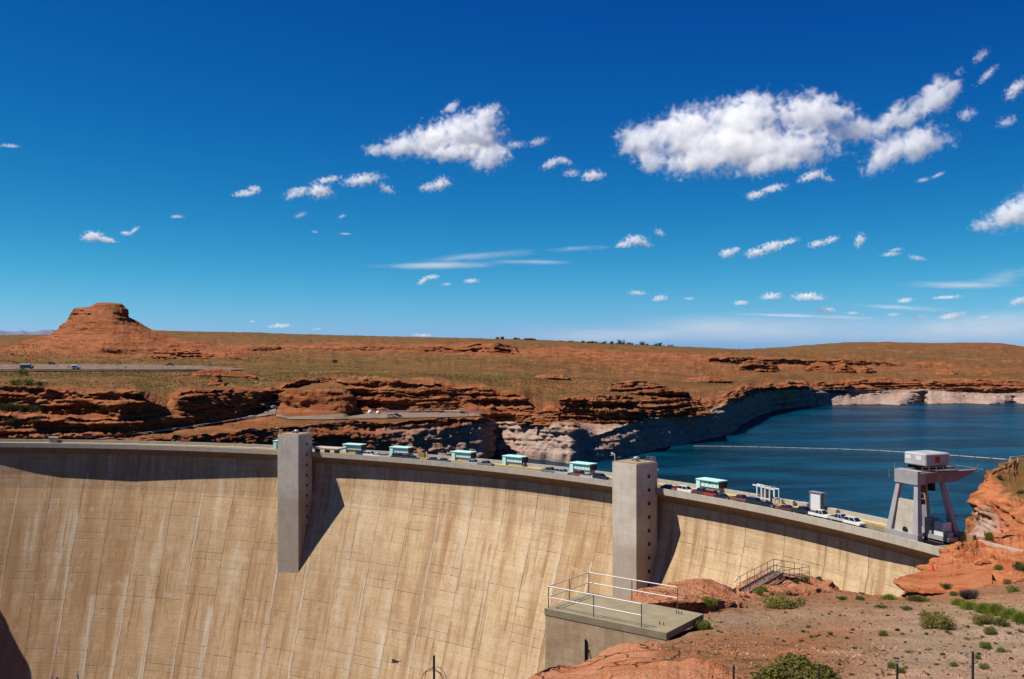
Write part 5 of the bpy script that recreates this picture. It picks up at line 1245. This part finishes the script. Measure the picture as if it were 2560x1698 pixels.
# vehicles far off
def far_vehicle(px, y, kind, paint, rz, lab, lift):
    r = vehicle(kind, paint) if (kind, paint) not in PROTO else copy_tree(PROTO[(kind, paint)]); p = far_at(px, y, lift); r.location = p; r.rotation_euler = (0, 0, rz); tag(r, lab, 'pickup' if kind == 'pickup' else 'car', 'vehicles on the far roads')
far_vehicle(978, 1045.5, 'suv', 'white', .1, 'white suv on the near side of the far parking area', .45); far_vehicle(990, 1045, 'pickup', 'dark', .1, 'dark pickup beside the white suv on the far parking area', .45)
far_vehicle(668, 1022, 'suv', 'black', 1.0, 'black suv in the shade of the cut on the service road', .5); far_vehicle(683, 1023, 'sedan', 'white', 1.0, 'white sedan on the bend of the service road', .5); far_vehicle(694, 1010, 'pickup', 'silver', 1.2, 'silver pickup far up the cut on the service road', .5)
far_vehicle(222, 1099, 'suv', 'red', .2, 'dark red suv at the junction behind the left end of the dam', .6); far_vehicle(130, 914, 'suv', 'dark', 0, 'dark suv on the far lane of the highway', .75); far_vehicle(424, 917, 'pickup', 'dark', 0, 'dark pickup at the far end of the highway', .75); far_vehicle(634, 1083, 'sedan', 'red', .3, 'red sedan on the shelf behind the dam parapet', .5)
def motorhome(px, y, L, lab, front):
    p = far_at(px, y, .75); r = empty('motorhome', p, 0); tag(r, lab, 'motorhome', 'big vehicles on the highway'); h = 3.4 if L > 7 else 2.9
    MB().box(-L/2, L/2-1.6, -1.2, 1.2, .6, h).box(L/2-1.595, L/2-.2, -1.1, 1.1, .6, h*.68).build('body', PAINT[front], r, .1)
    MB().box(-L/2+.8, L/2-2.2, -1.24, -1.205, 1.5, 2.4).build('window', M_glass, r); MB().box(L/2-.19, L/2-.15, -1, 1, 1.5, h*.66).build('windscreen', M_glass, r)
    MB().box(-L/2+.5, -L/2+2, -.6, .6, h+.105, h+.4).build('roof_unit', M_white, r)
    for x in (-L/2+1.6, L/2-1.3):
        for sg in (-1, 1): MB().cyl((x, sg*1.08-.12, .5), .5, .24, 14, ax='y').build('wheel', M_black, r)
motorhome(66, 926, 8.4, 'big grey motorhome at the left end of the highway', 'grey'); motorhome(188, 926.5, 5.6, 'smaller white camper truck right of the motorhome', 'white')
# light poles along the highway
for px, y, lab in ((15, 912, 'light pole at the left edge beyond the highway'), (84, 912, 'light pole beside the motorhome'), (340, 913, 'light pole beyond the middle of the highway'), (528, 918, 'light pole near the far bend of the highway')):
    p = far_at(px, y, 0); r = empty('light_pole', p); tag(r, lab, 'light pole', 'light poles along the highway')
    MB().bar((0,0,-.2), (0,0,9.5), .16, .16, 8).build('pole', M_metal, r); MB().bar((0,0,9.4), (1.6,0,9.7), .1).box(1.4, 2.3, -.15, .15, 9.62, 9.8).build('lamp_head', M_metal, r)

# ------------------------------------------------------------------ town and trees on the skyline
M_wallw = solid('white_house_wall', (.72, .68, .62), .8, 0, .06, .3); M_wallt = solid('tan_house_wall', (.36, .27, .20), .85, 0, .1, .3); M_rfd = solid('dark_roof', (.09, .065, .055), .85, 0, .2, .4)
def house(px, y, D, w, h, wall, lab):
    p = Vector(P(px, y, D)); W_ = w*D/F; H_ = h*D/F; d = min(W_*.6, 12)
    r = empty('house', p); tag(r, lab, 'building', 'buildings on the skyline')
    MB().box(-W_/2, W_/2, 0, d, -6, H_*.7).build('wall', wall, r)
    MB().add([(-W_/2-.4,-.5,H_*.7+.01),(W_/2+.4,-.5,H_*.7+.01),(W_/2+.4,d+.5,H_*.7+.01),(-W_/2-.4,d+.5,H_*.7+.01),(-W_/2+.5,d/2,H_),(W_/2-.5,d/2,H_)], [(0,1,5,4),(2,3,4,5),(1,2,5),(3,0,4),(3,2,1,0)]).build('roof', M_rfd if wall is not M_wallw or px % 2 else M_wallt, r)
    for x in (-W_*.28, W_*.2): MB().box(x-.6, x+.6, -.06, -.005, H_*.2, H_*.5).build('window', M_dark, r)
for px, y, w, h, wl, lab in ((1244,846,10,4.5,M_wallw,'white building furthest left on the skyline'), (1256,846,9,4.5,M_wallt,'grey brown building beside the furthest left white one'), (1288,848,8,4,M_wallt,'small tan house left of the bright white one on the skyline'), (1296,849,8,5,M_wallw,'bright white house on the skyline above the red ledge'), (1322,850,24,4.5,M_wallt,'long dark roofed building on the skyline'), (1336,850,9,4,M_wallw,'white house at the right end of the long dark roof'), (1402,854.5,12,4,M_wallw,'small white house left of the trees'), (1427,856,12,4,M_wallt,'tan house close to the left end of the trees'), (1441,857,8,3,M_wallw,'tiny white house touching the first skyline tree'), (1476,859,10,7,M_wallw,'white building between the skyline trees'), (1514,862,6,4,M_wallw,'small white hut under the skyline trees'), (1562,864,12,6,M_wallw,'white building behind the tallest skyline tree'), (1662,868.5,16,4.5,M_wallw,'white roofed house right of the last tall tree'), (1723,870,14,3,M_wallt,'lonely brown building right of the trees')):
    house(px, y, 2620, w, h, wl, lab)
def tree(px, y, D, w, h, kind, lab, group, m=L_tree, n=700):
    p = Vector(P(px, y, D)) if D else far_at(px, y, 0); D = p.y; W_ = w*D/F/2; H_ = h*D/F
    r = empty('tree', p, px*.37); tag(r, lab, 'tree', group)
    o = bpy.data.objects.new('crown', plant_mesh(kind, m, 30+int(px) % 3, n)); C.objects.link(o); o.parent = r; o.scale = (W_, W_, H_*.86); o.location = (0, 0, H_*.12)
    MB().bar((0,0,-1.5), (0,0,H_*.5), max(.3, H_*.05), max(.3, H_*.05), 6).build('trunk', M_wood, r)
TR = [(1457,860,14,9),(1471,860,9,7),(1481,861,12,10),(1490,861,11,8),(1500,862,8,6),(1511,863,12,11),(1530,863,12,11),(1541,864,9,8),(1551,865,18,17),(1559,865,10,9),(1572,866,17,11),(1580,866,9,9),(1592,867,12,7),(1605,867,15,14),(1617,868,10,10),(1628,868,9,6),(1638,868,11,8),(1649,868.5,14,14),(1659,869,7,6),(1677,869.5,16,8)]
for i, (px, y, w, h) in enumerate(TR):
    lab = {0:'leftmost dark tree of the skyline row', 8:'tallest round tree of the skyline row', 13:'thin bare crowned tree of the skyline row', 17:'last tall tree at the right end of the skyline row', 19:'low dark tree right of the white roofed house'}.get(i, 'dark tree in the skyline row, number %d from the left' % (i+1))
    if i not in (0,8,13,17,19): lab = 'dark skyline tree standing between ' + ['', 'the leftmost tree and the white building', 'the white building and its left neighbour', 'the white building and the small hut, first', 'the white building and the small hut, lower', 'the hut and the paired conical tree', 'the hut and the tallest tree, conical', 'the conical tree and the tallest tree', '', 'the tallest tree and the broad low tree', 'two white walls, broad and low', 'the broad low tree and the round low one', 'the broad tree and the bare one, round and low', '', 'the bare tree and the last tall one, first', 'the bare tree and the last tall one, lowest', 'the lowest tree and the last tall one', '', 'the last tall tree and the white roofed house', ''][i]
    tree(px, y, 2600, w, h, 'loose', lab, 'trees in the skyline row')
tree(837, 907, None, 16, 10, 'dome', 'lone dark green tree out on the plateau', None)
for a in [(52,938,34,18,L_green,'light green bush on the bank under the motorhome'),(32,962,30,14,L_green,'green bush at the rim left of the wide one'),(66,962,44,18,L_green,'wide green bush along the rim of the left cliff'),(98,966,28,14,L_tree,'dark bush right of the wide green one on the rim'),(18,1030,44,26,L_tree,'dark tree at the left edge on the cliff bench'),(62,1034,44,26,L_tree,'second dark tree on the cliff bench'),(100,1030,36,20,L_tree,'third dark tree on the cliff bench, furthest right'),(30,1058,40,16,L_tree,'dark shrub hanging over the lower left cliff'),(92,1056,34,14,L_tree,'dark shrub right of the one over the lower left cliff'),(838,1074,16,9,L_tree,'small dark shrub on the cliff right of the far tower'),(1478,1050,14,8,L_tree,'dark shrub at the top of the pink gully')]:
    tree(a[0], a[1], None, a[2], a[3], 'loose', a[5], 'bushes on the far cliffs', a[4], 900)
# utility poles on the skyline
for px, y, h, lab in ((1668,869,22,'tall mast on the skyline right of the trees'),(1849,873,9,'utility pole left of the hill on the skyline'),(1893,872,9,'utility pole at the foot of the hill')):
    p = Vector(P(px, y, 2550)); r = empty('utility_pole', p); tag(r, lab, 'utility pole'); H_ = h*2550/F
    MB().bar((0,0,-3), (0,0,H_), .5, .5, 6).build('pole', M_grey, r); MB().bar((-2,0,H_*.85), (2,0,H_*.85), .35).build('crossarm', M_grey, r)

# ------------------------------------------------------------------ clouds: volumes of white droplets
def cloud(label, blobs, dens=1.0, soft=.5, stretch=1.0, ns=1.0, kind=None, alt=1900.0, name='cloud', aniso=.0):
    cx = sum(b[0] for b in blobs)/len(blobs); cy = sum(b[1] for b in blobs)/len(blobs)
    D = min(30000.0, alt*F/max(849-cy, 60)); k = D/F
    loc = Vector(P(cx, cy, D))
    m = bpy.data.materials.new('cloud_droplets'); m.use_nodes = True; nt = m.node_tree; nt.nodes.clear(); g = G(nt)
    out = g.n('OutputMaterial'); tc = g.n('TexCoord').outputs['Object']
    rmean = sum(min(b[2], b[3]) for b in blobs)/len(blobs)*k
    rmax = max(max(b[2], b[3]) for b in blobs)*k
    bm = bmesh.new(); field = None
    for b in blobs:
        x, y, rx, ry = b[:4]; rot = math.radians(b[4]) if len(b) > 4 else 0
        c = Vector(((x-cx)*k, -(b[5]*k if len(b) > 5 else 0), -(y-cy)*k)); rd = max(min(rx, ry)*.8, .3*max(rx, ry))
        mp = g.n('Mapping', {0: tc, 'Location': c, 'Rotation': (0, rot, 0), 'Scale': (rx*k, rd*k, ry*k)}, vector_type='TEXTURE')
        f = g.m('SUBTRACT', 1.0, g.n('VectorMath', {0: mp.outputs[0]}, operation='LENGTH').outputs['Value'])
        field = f if field is None else g.m('SMOOTH_MAX', field, f, .22)
        M_ = Matrix.Translation(c) @ Matrix.Rotation(rot, 4, 'Y') @ Matrix.Diagonal((rx*k*1.28, rd*k*1.28, ry*k*1.34, 1))
        bmesh.ops.create_icosphere(bm, subdivisions=2, radius=1, matrix=M_)
    r = bmesh.ops.convex_hull(bm, input=bm.verts)
    bmesh.ops.delete(bm, geom=[e for e in set(r['geom_interior']+r['geom_unused']) if isinstance(e, bmesh.types.BMVert)], context='VERTS')
    me = bpy.data.meshes.new('cloud'); bm.to_mesh(me); bm.free()
    sc1 = 1.0/(max(rmean, rmax*.35)*1.1)*ns
    nv = g.scale(g.n('VectorMath', {0: tc, 1: (zlib.crc32(label.encode()) % 977*13.7, 0, 0)}, operation='ADD').outputs[0], (sc1/stretch, sc1, sc1))
    n1 = g.noise(nv, 2.3, 8, .66, .4); n2 = g.noise(nv, 8.0, 5, .65)
    e = g.m('ADD', g.m('MULTIPLY', field, 1.25), g.m('ADD', g.m('MULTIPLY', g.m('SUBTRACT', n1, .5), 3.7), g.m('MULTIPLY', g.m('SUBTRACT', n2, .5), .5)))
    if all(abs(b[4] if len(b) > 4 else 0) <= 12 for b in blobs) and stretch == 1.0:      # flat condensation level
        zb = min(-(b[1]-cy)*k-.5*b[3]*k for b in blobs); zz = g.n('SeparateXYZ', {0: tc}).outputs[2]
        e = g.m('SUBTRACT', e, g.m('MULTIPLY', g.m('MAXIMUM', g.m('DIVIDE', g.m('SUBTRACT', zb, zz), rmean), 0.0), 2.2))
    d = g.ss(e, .16, .16+soft*1.3, 0, 1)
    d = g.m('MULTIPLY', d, dens*1.7/rmean)
    v = g.n('VolumeScatter', {'Color': (1, 1, 1, 1), 'Density': d, 'Anisotropy': aniso})
    nt.links.new(v.outputs[0], out.inputs['Volume'])
    m.cycles.volume_step_rate = .5
    me.materials.append(m); o = bpy.data.objects.new(name, me); C.objects.link(o); o.location = loc
    tag(o, label, 'cloud', 'white clouds in the blue sky')
    return o
def sc_(pts, s, ox, oy): return [(ox+b[0]*s, oy+b[1]*s, b[2]*s, b[3]*s, *(b[4:5]), *[q*s for q in b[5:]]) for b in pts]
cloud('big white ragged cloud in the middle of the sky', sc_([(300,590,150,75,0),(500,560,230,120,-8),(760,510,270,170,-8),(1000,440,280,190,-5),(1180,330,200,130,-20),(1150,500,240,180,0),(950,640,320,100,0,160),(1250,700,200,120,-20,260),(900,235,120,50,-35)], .2961, 860, 200))
cloud('largest cloud, long and white with a tail rising to the upper right', sc_([(230,570,170,120,0),(480,520,270,170,-12),(800,470,290,190,-15),(880,370,130,90,0),(1200,420,270,140,5),(700,660,400,140,0,260),(450,750,180,100,-15,380),(240,730,90,80,-20,300),(1000,660,270,130,0,300),(1450,510,240,80,-5),(1680,430,230,85,-25),(1880,320,210,100,-38),(1620,640,260,105,-14,260),(1440,740,140,55,-28,300),(820,770,190,70,-10,420)], .4484, 1500, 100))
S1 = [
 ('small cloud hanging just under the big middle cloud', [(1076,468,34,15,-12),(1103,460,30,20,-20)], 1),
 ('narrow wisp trailing off the right end of the big middle cloud', [(1290,362,36,13,-8),(1345,354,34,14,-18)], .6),
 ('small flat cloud left of the ragged chain', [(612,485,38,12,-5),(636,474,20,14,0)], .9),
 ('ragged chain of joined cloudlets left of the middle cloud', [(742,482,40,17,-15),(800,478,40,24,5),(822,449,42,12,-8),(905,450,58,20,-10),(966,472,26,14,30)], 1),
 ('bright oval cloud low on the left', [(232,592,34,17,0),(262,600,40,12,12)], 1.2),
 ('small hooked cloud right of the bright oval one', [(316,584,18,8,10),(336,576,18,7,-35)], .8),
 ('tiny flat cloud above the hooked one', [(442,542,22,7,-4)], .7),
 ('tiny faint puff below the ragged chain, left', [(751,538,22,8,-20)], .45),
 ('tiny faint puff below the ragged chain, right', [(855,541,14,6,-20)], .6),
 ('tiny dot of cloud under the faint puffs', [(787,580,11,5,10)], .5),
 ('thin short streak under the faint puffs', [(864,585,20,4,3)], .4),
 ('hooked cloud above the thin veil, left of centre', [(1058,702,22,9,-35),(1080,693,24,9,-5)], .9),
 ('tiny flat cloud right of the hooked cloud', [(1117,711,18,6,0)], .6),
 ('small cloud second right of the hooked cloud', [(1178,703,25,9,-5)], .8),
 ('curled cloud in the gap between the two biggest clouds', [(1380,408,36,14,-25),(1410,402,26,12,20)], .8),
 ('pale middle puff of the group between the two biggest clouds', [(1430,434,26,15,0)], .7),
 ('round bright puff right in the gap by the largest cloud', [(1482,441,34,20,-10)], 1.1),
 ('slanting cloud under the middle of the largest cloud', [(1890,488,34,14,-8),(1932,472,42,12,-14)], .9),
 ('broken cloud under the tail of the largest cloud', [(2030,440,44,15,-18),(2066,446,24,10,20)], .8),
 ('small slanting wisp right of the largest cloud', [(2308,450,22,8,-10),(2345,438,24,7,-25)], .6),
 ('topmost wisp near the upper right corner', [(2452,140,32,15,-40)], .5),
 ('slanting wisp just below the topmost one', [(2470,186,40,12,-45)], .6),
 ('bright slanting cloud cut by the right edge near the top', [(2540,222,46,20,-42)], .8),
 ('ragged puff off the end of the long tail', [(2418,286,30,20,-20)], .6),
 ('faint ragged patch at the right under the bright slanting cloud', [(2518,304,34,18,-20)], .5),
 ('large bright cloud cut by the right edge at mid height', [(2462,562,50,22,-15),(2530,536,80,42,-22),(2600,520,90,60,-10)], 1.2),
 ('dome shaped cloud with a flat base right of centre', [(1562,612,30,14,-10),(1590,602,36,18,5),(1612,612,24,10,10)], 1),
 ('tiny cloud up and right of the dome shaped one', [(1650,582,20,11,25)], .7),
 ('short oval cloud at the left end of the slanting pair', [(1818,634,24,15,-10),(1838,626,18,10,-15)], 1),
 ('long slanting cloud, right one of the pair', [(1890,632,36,16,-10),(1930,617,44,17,-15),(1974,604,30,10,-15)], 1),
 ('slanting cloud between the long one and the upright one', [(2044,610,30,12,-10),(2078,600,26,11,-20)], .9),
 ('small upright cloud right of the slanting ones', [(2150,602,16,26,20)], .8),
 ('thin double wisp right of the upright cloud', [(2226,636,34,9,-8),(2240,624,26,6,-10)], .5),
 ('thin wisp further right of the double wisp', [(2294,646,34,9,12)], .45),
 ('low puff far left of the horizon row', [(1594,733,32,9,5)], .7),
 ('low bright puff beside the far left one', [(1650,747,24,11,-8)], .9),
 ('faint low puff right of the two far left ones', [(1724,747,20,6,0)], .5),
 ('low cloud at the left end of the row of four', [(1852,758,24,9,-5)], .9),
 ('second low cloud of the row of four', [(1928,742,34,13,-5)], 1),
 ('third and widest low cloud of the row of four', [(2020,743,48,15,0)], 1),
 ('lowest cloud of the row of four', [(2065,776,30,10,0)], .9),
 ('small low puff right of the lowest of the four', [(2132,783,18,6,0)], .7),
 ('low puff above the horizon near the right', [(2262,752,26,9,-8)], .8),
 ('thin flat cloud right of the low puff', [(2365,744,50,7,-5)], .6),
 ('bright low cloud above the right hill', [(2380,791,42,12,-10)], .9),
 ('faint puff left of the bright low cloud', [(2298,793,22,9,0)], .7),
 ('faint puff second left of the bright low cloud', [(2235,787,24,7,0)], .6),
 ('low cloud cut by the right edge', [(2548,753,36,12,-15)], .8),
 ('tiny low puff near the right edge', [(2460,793,18,6,0)], .5),
 ('tiny low cloud above the left plateau', [(631,804,10,5,0)], .7),
 ('low flat cloud above the left plateau', [(700,815,38,8,0)], .7),
 ('faint low cloud right of the flat one', [(792,823,16,5,0)], .5),
 ('very low faint cloud touching the plateau', [(1056,838,36,6,0)], .4),
 ('small streak of cloud at the left edge', [(24,365,32,7,3)], .5),
]
for lab, bl, dn in S1: cloud(lab, bl, dn, soft=.7 if dn > .7 else 1.0)
cloud('long thin veil of cloud across the middle', [(1080,664,200,10,-1),(1200,640,190,14,-3),(1330,655,150,8,0)], .16, 1.6, 5.0)
cloud('thin veil of cloud left of the dome shaped cloud', [(1440,622,90,9,-2)], .16, 1.6, 4.0)
cloud('thin streaky veil at the right edge', [(2420,712,160,12,0),(2520,690,130,26,-12)], .22, 1.5, 5.0)
cloud('thin low veil under the row of four', [(2000,790,190,6,2),(2240,768,180,9,3)], .16, 1.6, 5.0)
cloud('broad pale bank of haze cloud on the horizon', [(1500,838,420,34,-1),(1950,828,520,44,0),(2450,822,420,52,-2)], .30, 1.8, 6.0, alt=2500)

# overall reflectance: the exposure is set for the sunlit dam, so every painted or natural surface keeps a modest albedo
for m_ in bpy.data.materials:
    if not m_.use_nodes: continue
    for nd in list(m_.node_tree.nodes):
        if nd.type == 'BSDF_PRINCIPLED':
            s_in = nd.inputs['Base Color']
            if s_in.is_linked:
                src = s_in.links[0].from_socket; mx = m_.node_tree.nodes.new('ShaderNodeMix'); mx.data_type = 'RGBA'; mx.blend_type = 'MULTIPLY'
                mx.inputs[0].default_value = 1; mx.inputs[7].default_value = (.72, .72, .72, 1)
                m_.node_tree.links.new(src, mx.inputs[6]); m_.node_tree.links.new(mx.outputs[2], s_in)
